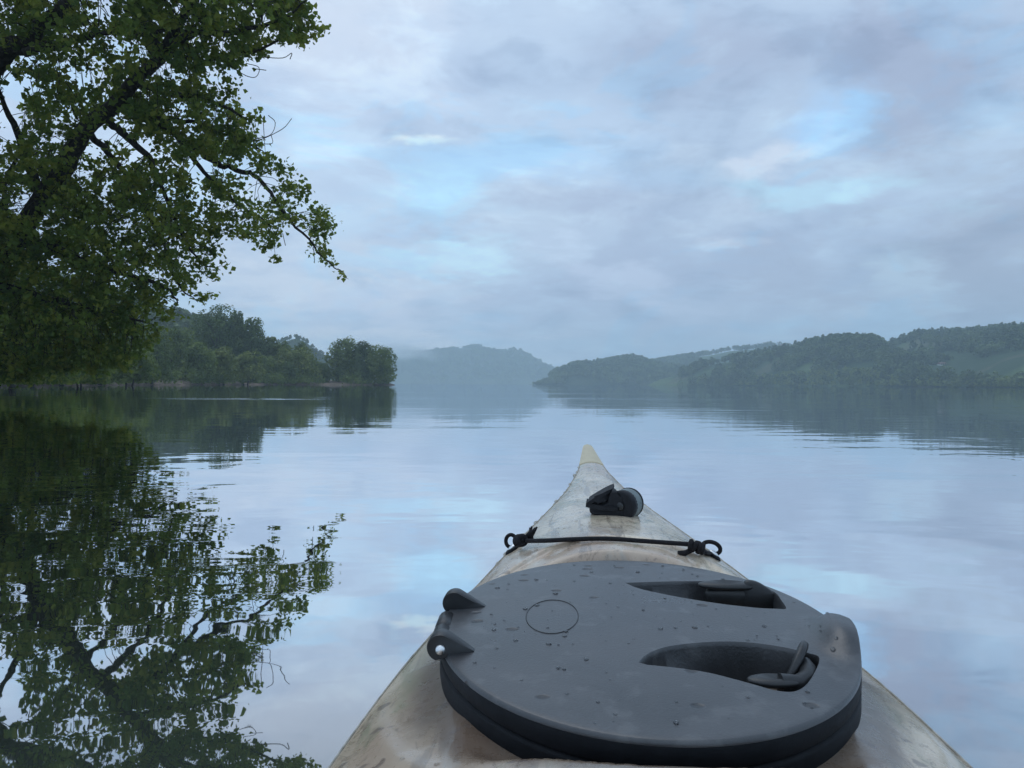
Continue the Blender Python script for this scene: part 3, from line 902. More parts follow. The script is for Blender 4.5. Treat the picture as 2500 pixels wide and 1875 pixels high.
    while len(clumps) < 5600 and tries < 120000:
        tries += 1
        x, y = rnd.uniform(-400, 845), rnd.uniform(-250, 932)
        if not in_poly(x, y, poly): continue
        if any(((x - hx) / (rx * 1.25)) ** 2 + ((y - hy) / (ry * 1.25)) ** 2 < 1 for hx, hy, rx, ry in holes): continue
        ed = edge_dist(x, y, poly)
        solid = max(0, min(1, (y - 380) / 160)) * max(0, min(1, (430 - x) / 150))
        right = max(0, min(1, (x - 450) / 120)) * max(0, min(1, (y - 180) / 80))
        nz = fbm(x, y, 75, 3, 1.7)
        dens = .57 + 1.05 * nz + .75 * solid - .12 * right
        if x < 330 and y < 360: dens -= .20
        if ed < 28: dens *= .85
        if rnd.random() > dens: continue
        spread = (min(ed, 130) / 130) ** .6 * 3.2
        off = rnd.uniform(-1, 1) * spread
        if y < 400 and rnd.random() < .55 and min(edge_dist(x, y, q) for q in limb_px) < (34 if y > 60 else 16): off = abs(off) + .5
        D = dep(x, y) + off
        clumps.append((np.array(WP(x, y, D)), ed))
    tw = []; cen = []; sz = []
    for c, ed in clumps:
        if c[2] < .25: continue
        d2 = ((nodes - c) ** 2).sum(1); i = int(d2.argmin())
        # prefer a node nearer the trunk so that twigs run outward
        a = nodes[max(0, i - 2)] if rnd.random() < .5 else nodes[i]
        L_ = np.linalg.norm(c - a)
        if .3 < L_ < 4.0 and rnd.random() < .7:
            if L_ > 1.3: a = c + (a - c) * (1.3 / L_); L_ = 1.3
            m_ = (a + c) / 2 + np.array([rnd.uniform(-.1, .1), rnd.uniform(-.1, .1), .10]) * L_
            tw.append(tube([Vector(q) - base for q in smooth_path([a, m_, c], 2)], [.006 + .010 * min(1, L_ / 2), .012, .010, .008, .006], 3, False))
        n = rnd.randint(13, 22)
        R = rnd.uniform(.15, .31)
        g = rng.normal(size=(n, 3)) * R * np.array([.62, .62, .5])
        cen.append(c + g)
    V, Fc = join(tw)
    tag(link('twig', mesh_py('twig', V, Fc), M['bark'], root), kind='stuff')
    P = np.concatenate(cen) - np.array(base); P = P[P[:, 2] > .15]
    V, Fc = leaf_cards(P, .152, .15, .5, .88)
    tag(link('crown', mesh_np('crown', V, Fc, False), M['leaf_near'], root), kind='stuff')


big_tree()

# ------------------------------------------------------------------ kayak
TH = 0.07
KX, KY = 0.076 * math.cos(TH), -0.076 * math.sin(TH)
K = empty('kayak', (KX, KY, 0), -TH)
tag(K, 'weathered marbled beige sea kayak pointing out over the lake in the foreground', 'kayak')


def to_k(p):
    x, y = p[0] - KX, p[1] - KY
    c, s = math.cos(TH), math.sin(TH)
    return Vector((c * x - s * y, s * x + c * y, p[2]))


def KP(px, py, z):
    """kayak-space point under photo pixel at height z (number or function of kayak s)"""
    lo, hi = .2, 5.0
    for _ in range(50):
        m_ = (lo + hi) / 2; w = WP(px, py, m_); k = to_k(w)
        zz = z(k.x, k.y) if callable(z) else z
        if w.z > zz: lo = m_
        else: hi = m_
    return to_k(WP(px, py, lo))


def z_edge(s):
    return CAMH - float(np.interp(s, [-3, -1, .0, .5, .65, .8, 1.1, 1.6, 2.1, 2.6], [.30, .34, .345, .345, .33, .305, .28, .262, .237, .207]))
def half_w(s):
    return float(np.interp(s, [-2.4, -2.2, -1.8, -1.2, -.6, 0, .4, .6, .7, .8, .9, 1.1, 1.3, 1.5, 1.8, 2.1, 2.4, 2.55, 2.6, 2.615],
                           [.005, .03, .10, .2, .27, .295, .293, .282, .268, .2485, .2305, .189, .158, .123, .071, .0385, .022, .0145, .0085, .001]))
_ss = np.linspace(-2.4, 2.615, 600)
_ze = np.array([z_edge(s) for s in _ss]); _hw = np.array([half_w(s) for s in _ss])
kern = np.exp(-np.linspace(-2, 2, 25) ** 2); kern /= kern.sum()
_zs = np.convolve(np.pad(_ze, 12, mode='edge'), kern, 'valid')
_hs = np.convolve(np.pad(_hw, 12, mode='edge'), kern, 'valid'); _hs = np.where(_ss > 2.45, _hw, _hs)
def ZE(s): return float(np.interp(s, _ss, _zs))
def HW(s): return float(np.interp(s, _ss, _hs))
HC, HA, HB = .778, .240, .200          # hatch centre along the boat, half length, half width
def lid_top(u, s): return .341 + (s - .55) * .033 + .006 * (1 - (u / HB) ** 2 - ((s - HC) / HA) ** 2)
def sstep(a, b, x):
    t = max(0., min(1., (x - a) / (b - a))); return t * t * (3 - 2 * t)
def crown_h(s): return float(np.interp(s, [-2.4, -1, 0, .45, .6, .9, 1.1, 1.3, 1.6, 2.0, 2.4, 2.6], [.01, .06, .095, .098, .075, .055, .058, .045, .030, .012, .005, .001]))
def deck_z(u, s):
    w = max(HW(s), 1e-4); q = min(1, abs(u) / w)
    z = ZE(s) + crown_h(s) * (1 - q ** 2.2)
    # shallow step in front of the hatch
    r2 = math.hypot(u / .235, (s - HC) / .355)
    if s > HC: z -= .007 * (1 - sstep(.985, 1.02, r2)) * sstep(1.0, .8, q)
    # well the hatch collar sits in
    r = math.hypot(u / (HB + .004), (s - HC) / (HA + .004))
    well = min(z, lid_top(0, s) - .040 + .004 * (abs(u) / .2))
    side = sstep(.25, .8, q) if s < HC else 1.0
    k = 1 - sstep(1.035, 1.085 + side * (.14 + .10 * max(0, HC - s) / .24), r)
    z = z + (well - z) * k
    # soft shoulder creases where the well runs out to the sides, near the cockpit
    z += .0035 * math.exp(-((r - 1.27) / .05) ** 2) * sstep(HC, HC - .12, s) * sstep(.30, .75, q) * sstep(1, .9, q)
    z += .0007 * fbm(u * 100, s * 100, 9, 3, 4.0) * (1 - q)
    return z


def build_deck():
    nu = 150
    ss = np.concatenate([np.linspace(-2.4, .2, 60, endpoint=False), np.linspace(.2, 1.35, 400, endpoint=False), np.linspace(1.35, 2.615, 160)])
    V, Fc = [], []
    for s in ss:
        w = HW(s)
        for j in range(nu + 1):
            t = -1 + 2 * j / nu
            V.append((t * w, s, deck_z(t * w, s)))
    k = nu + 1
    Fc = [(i * k + j, i * k + j + 1, (i + 1) * k + j + 1, (i + 1) * k + j) for i in range(len(ss) - 1) for j in range(nu)]
    V = np.array(V)
    link('deck', mesh_np('deck', V, np.array(Fc)), M['deck'], K)
    # hull below the seam
    nh = 16; V = []
    for s in ss[::3]:
        w = HW(s); z0 = ZE(s) - .0015; kz = -.11 + .30 * sstep(1.7, 2.6, s) ** 1.5 + .25 * sstep(-1.6, -2.4, s)
        for j in range(2 * nh + 1):
            a = math.pi * j / (2 * nh)
            cx = math.cos(a); cz = math.sin(a)
            bul = 1 - .10 * cz
            V.append((-w * (abs(cx) ** .75) * math.copysign(1, cx) * bul * .998, s, z0 + (kz - z0) * cz ** 1.1))
    k = 2 * nh + 1; m_ = len(ss[::3])
    Fc = [(i * k + j, (i + 1) * k + j, (i + 1) * k + j + 1, i * k + j + 1) for i in range(m_ - 1) for j in range(k - 1)]
    link('hull', mesh_np('hull', np.array(V), np.array(Fc)), M['deck'], K)
    # yellowed cap over the bow tip
    V = []; sc = np.linspace(2.185, 2.618, 60); nu = 20
    for s in sc:
        w = HW(min(s, 2.6149)) + .0018
        for j in range(nu + 1):
            a = math.pi * j / nu
            u = -w * math.cos(a)
            V.append((u, s, deck_z(u * .98, min(s, 2.61)) + .0016 + (-.012 if j in (0, nu) else 0)))
    k = nu + 1
    Fc = [(i * k + j, i * k + j + 1, (i + 1) * k + j + 1, (i + 1) * k + j) for i in range(len(sc) - 1) for j in range(nu)]
    Fc.append(tuple(range(k)))
    link('bow_cap', mesh_py('bow_cap', V, Fc), M['cap'], K)
    # seam tape along both gunwales, lumpy toward the bow on the left
    for sgn in (-1, 1):
        P, R = [], []
        for i in range(520):
            s = -2.35 + (2.18 + 2.35) * i / 519
            lump = max(0, mnoise.noise(Vector((s * 38, sgn * 3, 0)))) * (.0062 if sgn < 0 and s > 1.15 else .0009)
            P.append((sgn * (HW(s) + lump * .6), s, ZE(s) + .0006)); R.append(.0011 + lump)
        V, Fc = tube(P, R, 6)
        link('seam_strip', mesh_py('seam_strip', V, Fc), M['seam'], K)


build_deck()

# pocket outlines in photo pixels (crop origin 1450,1350 scale .4069)
cv = lambda L: [(1450 + x * .4069, 1350 + y * .4069) for x, y in L]
near_pocket = cv([(268, 657), (300, 622), (350, 592), (430, 565), (520, 550), (640, 538), (780, 532), (920, 537), (1050, 552), (1170, 573), (1270, 598), (1345, 622), (1350, 660), (1330, 708), (1300, 760), (1262, 803), (1210, 830), (1150, 834),
                  (1070, 822), (980, 796), (850, 760), (700, 722), (550, 697), (420, 682), (320, 672)])
far_pocket = cv([(188, 180), (300, 176), (450, 172), (620, 170), (780, 172), (900, 180), (1010, 205), (1090, 240), (1125, 285), (1155, 334), (1100, 336), (1000, 332), (900, 322), (800, 311), (700, 297), (600, 281), (500, 264), (400, 244), (300, 222), (235, 202)])


_tab = KP(2066, 1500, lambda u, s: lid_top(u, s) + .026)
TABU, TABS = min(_tab.x, .185), _tab.y
print('tab', _tab)


def lid_z(u, s):
    z = lid_top(u, s)
    # moulded lift tab on the right edge
    r = math.hypot(u / HB, (s - HC) / HA)
    d = math.hypot((u - TABU) / .030, (s - TABS) / .046)
    z += .021 * math.exp(-d ** 3.2) * sstep(.74, .93, r)
    return z


def build_lid():
    global lever_near, lever_far
    NO = 160
    # rounded top edge: last ring slightly lower
    rings = [(.990, 0.0), (.994, -.0004), (.9975, -.0014), (.9995, -.0032)]
    outer = [(HB * math.cos(2 * math.pi * i / NO) * rings[0][0], HC + HA * math.sin(2 * math.pi * i / NO) * rings[0][0]) for i in range(NO)]
    pockets = []
    for pk in (near_pocket, far_pocket):
        q = [KP(x, y, lid_top) for x, y in pk]
        q = [p[:2] for p in smooth_path([tuple(v) for v in q] , 4)]
        pockets.append(q)
    pts = [Vector(p) for p in outer]; edges = [(i, (i + 1) % NO) for i in range(NO)]
    for q in pockets:
        k = len(pts); pts += [Vector((float(p[0]), float(p[1]))) for p in q]
        edges += [(k + i, k + (i + 1) % len(q)) for i in range(len(q))]
    G = 54
    for i in range(-G, G + 1):
        for j in range(-G, G + 1):
            u, s = i / G * HB, HC + j / G * HA
            if math.hypot(u / HB, (s - HC) / HA) < .975: pts.append(Vector((u + rnd.uniform(-1, 1) * 2e-4, s + rnd.uniform(-1, 1) * 2e-4)))
    vo, eo, fo, *_ = delaunay_2d_cdt(pts, edges, [], 1, 1e-6)
    polys = [[(float(a), float(b)) for a, b in q] for q in pockets]
    V = [(v.x, v.y, lid_z(v.x, v.y)) for v in vo]; Fc = []
    for f in fo:
        cx = sum(vo[i].x for i in f) / 3; cyy = sum(vo[i].y for i in f) / 3
        if any(in_poly(cx, cyy, q) for q in polys): continue
        Fc.append(tuple(f))
    # skirt
    prev = None
    def ring(sc, dz, absz=None):
        k = len(V)
        for i in range(NO):
            a = 2 * math.pi * i / NO
            u, s = HB * math.cos(a) * sc, HC + HA * math.sin(a) * sc
            u1, s1 = HB * math.cos(a) * .99, HC + HA * math.sin(a) * .99
            V.append((u, s, (lid_z(u1, s1) + dz) if absz is None else lid_top(HB, s) + absz))
        return k
    ks = [ring(sc, dz) for sc, dz in rings] + [ring(.9995, -.0045), ring(.975, -.0045)]
    for a, b_ in zip(ks[:-1], ks[1:]):
        for i in range(NO): Fc.append((a + i, a + (i + 1) % NO, b_ + (i + 1) % NO, b_ + i))
    # pockets: rounded lip, wall, sloping floor
    for q, pk, deep in zip(polys, (0, 1), (.040, .034)):
        n = len(q); A = np.array(q); c = A.mean(0)
        u0, u1 = A[:, 0].min(), A[:, 0].max()
        def pr(sc, zf):
            k = len(V)
            for p in A:
                p2 = c + (p - c) * sc
                V.append((p2[0], p2[1], zf(p[0], p2)))
            return k
        dp = lambda u: .004 + (deep - .004) * min(1, max(0, (u - u0) / (u1 - u0) * 1.7)) ** .8
        kk = [pr(1.0, lambda u, p: lid_z(p[0], p[1])), pr(.988, lambda u, p: lid_z(p[0], p[1]) - .0012), pr(.975, lambda u, p: lid_z(p[0], p[1]) - .0045),
              pr(.955, lambda u, p: lid_z(p[0], p[1]) - .0045 - dp(u) * .75), pr(.90, lambda u, p: lid_z(p[0], p[1]) - .0045 - dp(u) * .97), pr(.5, lambda u, p: lid_z(p[0], p[1]) - .005 - dp(c[0] + (u - c[0]) * .5))]
        for a, b_ in zip(kk[:-1], kk[1:]):
            for i in range(n): Fc.append((a + i, a + (i + 1) % n, b_ + (i + 1) % n, b_ + i))
        ci = len(V); V.append((c[0], c[1], lid_z(c[0], c[1]) - .005 - dp(c[0])))
        for i in range(n): Fc.append((kk[-1] + i, kk[-1] + (i + 1) % n, ci))
    me = mesh_py('hatch_cover', V, Fc); fix(me, True, math.radians(38), 2e-6)
    lid = link('hatch_cover', me, M['lid'], K)

    # band round the lid's edge, its shade painted in as near-black
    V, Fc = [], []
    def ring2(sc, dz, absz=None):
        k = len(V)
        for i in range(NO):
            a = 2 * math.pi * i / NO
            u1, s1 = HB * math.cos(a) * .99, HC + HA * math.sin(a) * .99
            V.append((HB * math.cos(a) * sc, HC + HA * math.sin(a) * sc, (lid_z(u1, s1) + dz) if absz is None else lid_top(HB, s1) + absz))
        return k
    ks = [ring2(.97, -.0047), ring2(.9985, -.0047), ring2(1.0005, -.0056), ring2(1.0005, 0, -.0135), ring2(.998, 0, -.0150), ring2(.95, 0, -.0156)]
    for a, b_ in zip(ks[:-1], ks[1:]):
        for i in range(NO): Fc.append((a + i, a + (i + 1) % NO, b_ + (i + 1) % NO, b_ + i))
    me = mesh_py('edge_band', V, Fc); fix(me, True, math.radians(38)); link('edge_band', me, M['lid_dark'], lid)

    # collar below the lid, in the same painted-shade black
    prof = [(.985, -.0166), (.998, -.0185), (1.0, -.021), (1.0, -.034), (.994, -.042), (.985, -.052), (.93, -.062)]
    V, Fc = [], []
    for sc, dz in prof:
        for i in range(NO):
            a = 2 * math.pi * i / NO
            s = HC + HA * math.sin(a) * sc
            V.append((HB * math.cos(a) * sc, s, lid_top(HB, s) + dz))
    for r_ in range(len(prof) - 1):
        for i in range(NO): Fc.append((r_ * NO + i, r_ * NO + (i + 1) % NO, (r_ + 1) * NO + (i + 1) % NO, (r_ + 1) * NO + i))
    link('hatch_rim', mesh_py('hatch_rim', V, Fc), M['lid_dark'], K)

    # moulded circle
    c0 = KP(1348, 1506.5, lid_top); R0 = abs(KP(1348 + 64, 1506.5, lid_top).x - c0.x)
    R1 = (KP(1348, 1506.5 - 41, lid_top).y - KP(1348, 1506.5 + 41, lid_top).y) / 2
    c0.y = (KP(1348, 1506.5 - 41, lid_top).y + KP(1348, 1506.5 + 41, lid_top).y) / 2
    P = [(c0.x + R0 * math.cos(a), c0.y + R1 * math.sin(a), 0) for a in np.linspace(0, 2 * math.pi, 73)]
    P = [(x, y, lid_z(x, y) + .0001) for x, y, _ in P]
    V, Fc = tube(P, .0006, 6, False)
    link('moulded_oval', mesh_py('moulded_oval', V, Fc), M['lever'], lid)

    # hinge lugs
    def lug(px_tip, py_tip, u0, R, half, name='hinge_lug'):
        tip = KP(px_tip, py_tip, lid_top)
        s0 = tip.y; zb = lid_top(-HB * .9, s0)
        cxx, czz = u0, zb + R * .42
        prof = []
        # wedge: tangent from tip to circle top, round the knuckle, back under
        for a in np.linspace(math.radians(62), math.radians(250), 18):
            prof.append((cxx + R * math.cos(a), czz + R * math.sin(a)))
        prof.append((cxx + R * .4, zb - .004))
        prof.append((tip.x, lid_top(tip.x, s0) - .003))
        prof.insert(0, (tip.x, lid_top(tip.x, s0) + .0006))
        prof.insert(1, (tip.x * .55 + (cxx + R * .47) * .45, (lid_top(tip.x, s0) * .5 + (czz + R * .88) * .5) - .0005))
        n = len(prof); V, Fc = [], []
        lay = [(-half, .93), (-half + .0018, 1.0), (half - .003, 1.0), (half, .93)]
        pc = np.mean(prof, axis=0)
        for k_, (ds, sc) in enumerate(lay):
            for (u, z) in prof:
                # the ramp narrows toward its tip
                f = 1 - .55 * sstep(cxx + R, tip.x, u)
                V.append((pc[0] + (u - pc[0]) * sc, s0 + ds * f, pc[1] + (z - pc[1]) * sc))
        for k_ in range(len(lay) - 1):
            for i in range(n): Fc.append((k_ * n + i, k_ * n + (i + 1) % n, (k_ + 1) * n + (i + 1) % n, (k_ + 1) * n + i))
        Fc.append(tuple(range(n))[::-1]); Fc.append(tuple((len(lay) - 1) * n + i for i in range(n)))
        link(name, mesh_py(name, V, Fc, True, math.radians(40)), M['lever'], lid)
        return Vector((cxx, s0, czz))
    a = lug(1184, 1480, KP(1112, 1480, lid_top).x, .0125, .0095)
    b_ = lug(1158, 1588, KP(1079, 1588, lid_top).x, .0125, .0095)
    # pin with a domed steel end, and the collar's own knuckle between the lugs
    V, Fc = tube([b_ + Vector((0, -.010, 0)), b_ + Vector((0, .008, 0))], .0028, 10)
    link('hinge_pin', mesh_py('hinge_pin', V, Fc), M['steel'], lid)
    bm = bmesh.new(); bmesh.ops.create_uvsphere(bm, u_segments=20, v_segments=12, radius=.0047)
    for v in bm.verts: v.co = Vector((v.co.x, v.co.y * .75, v.co.z)) + b_ + Vector((.0005, -.0105, -.001))
    for f in bm.faces: f.smooth = True
    me = bpy.data.meshes.new('pin_head'); bm.to_mesh(me); bm.free(); link('pin_head', me, M['steel'], lid)
    d = (a - b_)
    kn = Vector((-.006, 0, -.011)); b_ = b_ + kn
    V, Fc = tube([b_ + d * .16 + Vector((-.001, 0, -.002)), b_ + d * .19, b_ + d * .49, b_ + d * .52 + Vector((0, 0, -.001)), b_ + d * .55, b_ + d * .80, b_ + d * .84 + Vector((-.001, 0, -.002))], [.005, .0085, .0092, .0078, .0092, .0088, .005], 14)
    link('hinge_knuckle', mesh_py('hinge_knuckle', V, Fc), M['lever'], lid)

    # latch levers
    def ellipsoid_plate(c, ax, ay, az, sx, sy, sz, n=24, dish=0.0, pw=2.6):
        V, Fc = [], []
        rows = 9
        for i in range(rows):
            t = -1 + 2 * i / (rows - 1)
            h_ = t; rr = (1 - abs(t) ** pw) ** (1 / pw) if abs(t) < 1 else .0
            rr = max(rr, .55 if abs(t) == 1 else rr)
            for j in range(n):
                a_ = 2 * math.pi * j / n
                V.append(c + ax * (sx * rr * math.cos(a_)) + ay * (sy * rr * math.sin(a_)) + az * (sz * h_))
        for i in range(rows - 1):
            for j in range(n): Fc.append((i * n + j, i * n + (j + 1) % n, (i + 1) * n + (j + 1) % n, (i + 1) * n + j))
        ci = len(V); V.append(c - az * sz); V.append(c + az * (sz - dish))
        for j in range(n):
            Fc.append((j, ci, (j + 1) % n)); Fc.append(((rows - 1) * n + j, (rows - 1) * n + (j + 1) % n, ci + 1))
        return V, Fc
    X, Y, Z = Vector((1, 0, 0)), Vector((0, 1, 0)), Vector((0, 0, 1))
    def fin(path, thick, normal):
        """upright plate: outline path (3D points) extruded both ways along normal, edges rounded"""
        path = [Vector(p) for p in path]; n = len(path); c = sum(path, Vector()) / n
        V, Fc = [], []
        lay = [(-1, .80), (-.8, .95), (-.4, 1), (.4, 1), (.8, .95), (1, .80)]
        for o_, sc in lay:
            for p in path: V.append(c + (p - c) * sc + normal * (o_ * thick / 2))
        for k_ in range(len(lay) - 1):
            for i in range(n): Fc.append((k_ * n + i, k_ * n + (i + 1) % n, (k_ + 1) * n + (i + 1) % n, (k_ + 1) * n + i))
        Fc.append(tuple(range(n))[::-1]); Fc.append(tuple((len(lay) - 1) * n + i for i in range(n)))
        return V, Fc
    cc = lambda x, y: (1450 + x * .4069, 1350 + y * .4069)
    # near lever: finger pad low in the pocket, curved stem, fin seen almost edge on
    zt = lid_top(.12, .66)
    pad = KP(*cc(1085, 770), zt - .008)
    e1 = KP(*cc(1195, 665), zt - .003); e2 = KP(*cc(1285, 545), zt + .0155)
    pr_ = ellipsoid_plate(pad, X, Y, Z, .0235, .0115, .0042, dish=.0025)
    A = to_k(WP(*cc(1195, 690), .70)); 
    root_ = KP(*cc(1215, 790), zt - .014)
    stem = tube([pad + Vector((.004, -.001, -.002)), pad + Vector((.020, .001, -.003)), pad + Vector((.030, .009, -.001)), pad + Vector((.034, .022, .002)), pad + Vector((.035, .034, .004))],
                [.009, .0085, .0085, .008, .006], 12)
    f0 = pad + Vector((.013, .014, -.010))
    dirf = Vector((.38, .925, 0)).normalized()
    path = []; Zl = Vector((.42, .0, .9))
    for a_ in np.linspace(0, math.pi, 16):
        path.append(f0 + dirf * (.026 - .026 * math.cos(a_)) + Zl * (.034 * math.sin(a_) ** .75))
    path += [f0 + dirf * .040 - Z * .008, f0 + dirf * .010 - Z * .008]
    pf = fin(path, .0075, dirf.cross(Zl).normalized())
    V, Fc = join([pr_, stem, pf])
    link('latch_lever', mesh_py('latch_lever', V, Fc, True, math.radians(50)), M['lever'], lid)
    # far lever: pad left, broad quarter-round fin facing the paddler
    zt = lid_top(.12, .95)
    pad = KP(*cc(800, 196), zt + .003)
    pr_ = ellipsoid_plate(pad, X, Y, Z, .034, .013, .0045, dish=.003)
    blk = ellipsoid_plate(pad + Vector((.004, .002, -.013)), X, Y, Z, .030, .011, .013)
    P2 = [cc(870, 300), cc(890, 215), cc(905, 172), cc(935, 164), cc(985, 176), cc(1035, 205), cc(1080, 240), cc(1108, 280), cc(1118, 328), cc(1000, 345), cc(900, 340)]
    yy = pad.y - .002
    path = []
    for x, y in P2:
        # intersect with the upright plane through the pad
        w1 = to_k(WP(x, y, .5)); w2 = to_k(WP(x, y, 1.5)); t = (yy - w1.y) / (w2.y - w1.y); path.append(w1 + (w2 - w1) * t)
    path = [Vector(p) for p in smooth_path(path, 3)]
    pf = fin(path, .011, Y)
    V, Fc = join([pr_, blk, pf])
    link('latch_lever', mesh_py('latch_lever', V, Fc, True, math.radians(50)), M['lever'], lid)


build_lid()


def deckp(px, py, dz=0.0):
    p = KP(px, py, lambda u, s: deck_z(u, s) + dz)
    return p


def c3(x, y): return (1150 + x * .31646, 1060 + y * .31646)


def build_cord():
    zd = lambda u, s: deck_z(u, s)
    # two deck fittings
    anchors = []
    for (x, y, sg) in ((315, 905, -1), (1872, 955, 1)):
        p = deckp(*c3(x, y)); anchors.append(p)
        slope = (deck_z(p.x + .01, p.y) - deck_z(p.x - .01, p.y)) / .02
        V, Fc = [], []
        prof = [(.0, -.004), (.0092, -.004), (.0100, .002), (.0092, .0050), (.007, .006), (0, .006)]
        n = 24
        for r_, z in prof:
            for j in range(n):
                a = 2 * math.pi * j / n
                V.append((p.x + r_ * math.cos(a), p.y + r_ * 1.25 * math.sin(a), p.z + z + slope * r_ * math.cos(a)))
        Fc = [(i * n + j, i * n + (j + 1) % n, (i + 1) * n + (j + 1) % n, (i + 1) * n + j) for i in range(len(prof) - 1) for j in range(n)]
        f = link('deck_fitting', mesh_py('deck_fitting', V, Fc, True, math.radians(50)), M['lid_dark'], K)
        bm = bmesh.new(); bmesh.ops.create_uvsphere(bm, u_segments=20, v_segments=10, radius=.0066)
        for v in bm.verts: v.co = Vector((p.x + v.co.x, p.y + v.co.y, p.z + .0068 + v.co.z * .6 + slope * v.co.x))
        for q in bm.faces: q.smooth = True
        me = bpy.data.meshes.new('rivet_head'); bm.to_mesh(me); bm.free(); link('rivet_head', me, M['steel'], f)
    aL, aR = anchors
    # cord itself: its centreline is a few centimetres above the falling deck
    lift = [.012, .008, .0050, .0042, .0050, .008, .012]
    px = [(430, 825), (600, 822), (800, 812), (1050, 808), (1300, 824), (1500, 838), (1700, 852)]
    P = [deckp(*c3(*q), dz=l) for q, l in zip(px, lift)]
    V, Fc = tube([Vector(p) for p in smooth_path(P, 8)], .0034, 10)
    cord = link('deck_cord', mesh_py('deck_cord', V, Fc), M['cord'], K)

    def knot(c, ax, seed, n=4, R=.0062):
        """overhand knot: several fat turns of cord round the standing part"""
        r = random.Random(seed); parts = []
        ax = ax.normalized(); o1 = ax.orthogonal().normalized(); o2 = ax.cross(o1)
        for k in range(n):
            P = []
            cc_ = c + ax * (k - (n - 1) / 2) * .0054
            tilt = r.uniform(-.35, .35)
            for a in np.linspace(0, 2 * math.pi, 22):
                P.append(cc_ + o1 * (R * math.cos(a)) + o2 * (R * math.sin(a)) + ax * (tilt * R * math.sin(a + k)))
            parts.append(tube(P, .0037, 8, False))
        parts.append(tube([c - ax * .010, c + ax * .010], .0058, 8))
        return parts
    # left: loop, knot, frayed tail
    lift_l = .016
    kc = deckp(*c3(380, 822), dz=lift_l)
    dirL = (deckp(*c3(440, 815), dz=.016) - kc)
    parts = knot(kc, dirL, 3, 4, .0066)
    link('knot', mesh_py('knot', *join(parts)), M['cord'], cord)
    def loop(c, u, v, rx, ry): return tube([c + u * (rx * math.cos(a)) + v * (ry * math.sin(a)) for a in np.linspace(0, 2 * math.pi, 30)], .0032, 8, False)
    X, Z = Vector((1, 0, 0)), Vector((0, 0, 1))
    c = deckp(*c3(308, 826), dz=.012)
    link('loop', mesh_py('loop', *loop(c, X, Z, .0085, .0105)), M['cord'], cord)
    t0 = kc + Vector((.012, .0, .002))
    pr = []
    for k in range(7):
        e = t0 + Vector((rnd.uniform(.002, .016), rnd.uniform(-.005, .006), rnd.uniform(.008, .024)))
        pr.append(tube([t0 + Vector((.002 * k - .006, 0, 0)), (t0 + e) / 2 + Vector((rnd.uniform(-.004, .004), 0, .002)), e], [.0030, .0026, .0014], 6))
    link('frayed_end', mesh_py('frayed_end', *join(pr)), M['cord'], cord)
    # right
    kc = deckp(*c3(1740, 872), dz=.014)
    parts = knot(kc, Vector((1, -.15, -.25)), 8, 4, .0058)
    link('knot', mesh_py('knot', *join(parts)), M['cord'], cord)
    c = deckp(*c3(1853, 880), dz=.012)
    link('loop', mesh_py('loop', *loop(c, Vector((1, 0, -.15)), Z, .0135, .0092)), M['cord'], cord)
    tl = kc + Vector((-.006, 0, -.004))
    link('cord_end', mesh_py('cord_end', *join([tube([tl, tl + Vector((-.010, 0, -.005)), tl + Vector((-.020, -.002, -.005))], [.0036, .0042, .0036], 8),
                                               tube([kc + Vector((.005, -.001, -.004)), (kc + aR) / 2 + Vector((0, -.002, .0)), aR + Vector((-.004, 0, .006))], [.0036, .0036, .0034], 8)])), M['cord'], cord)


build_cord()


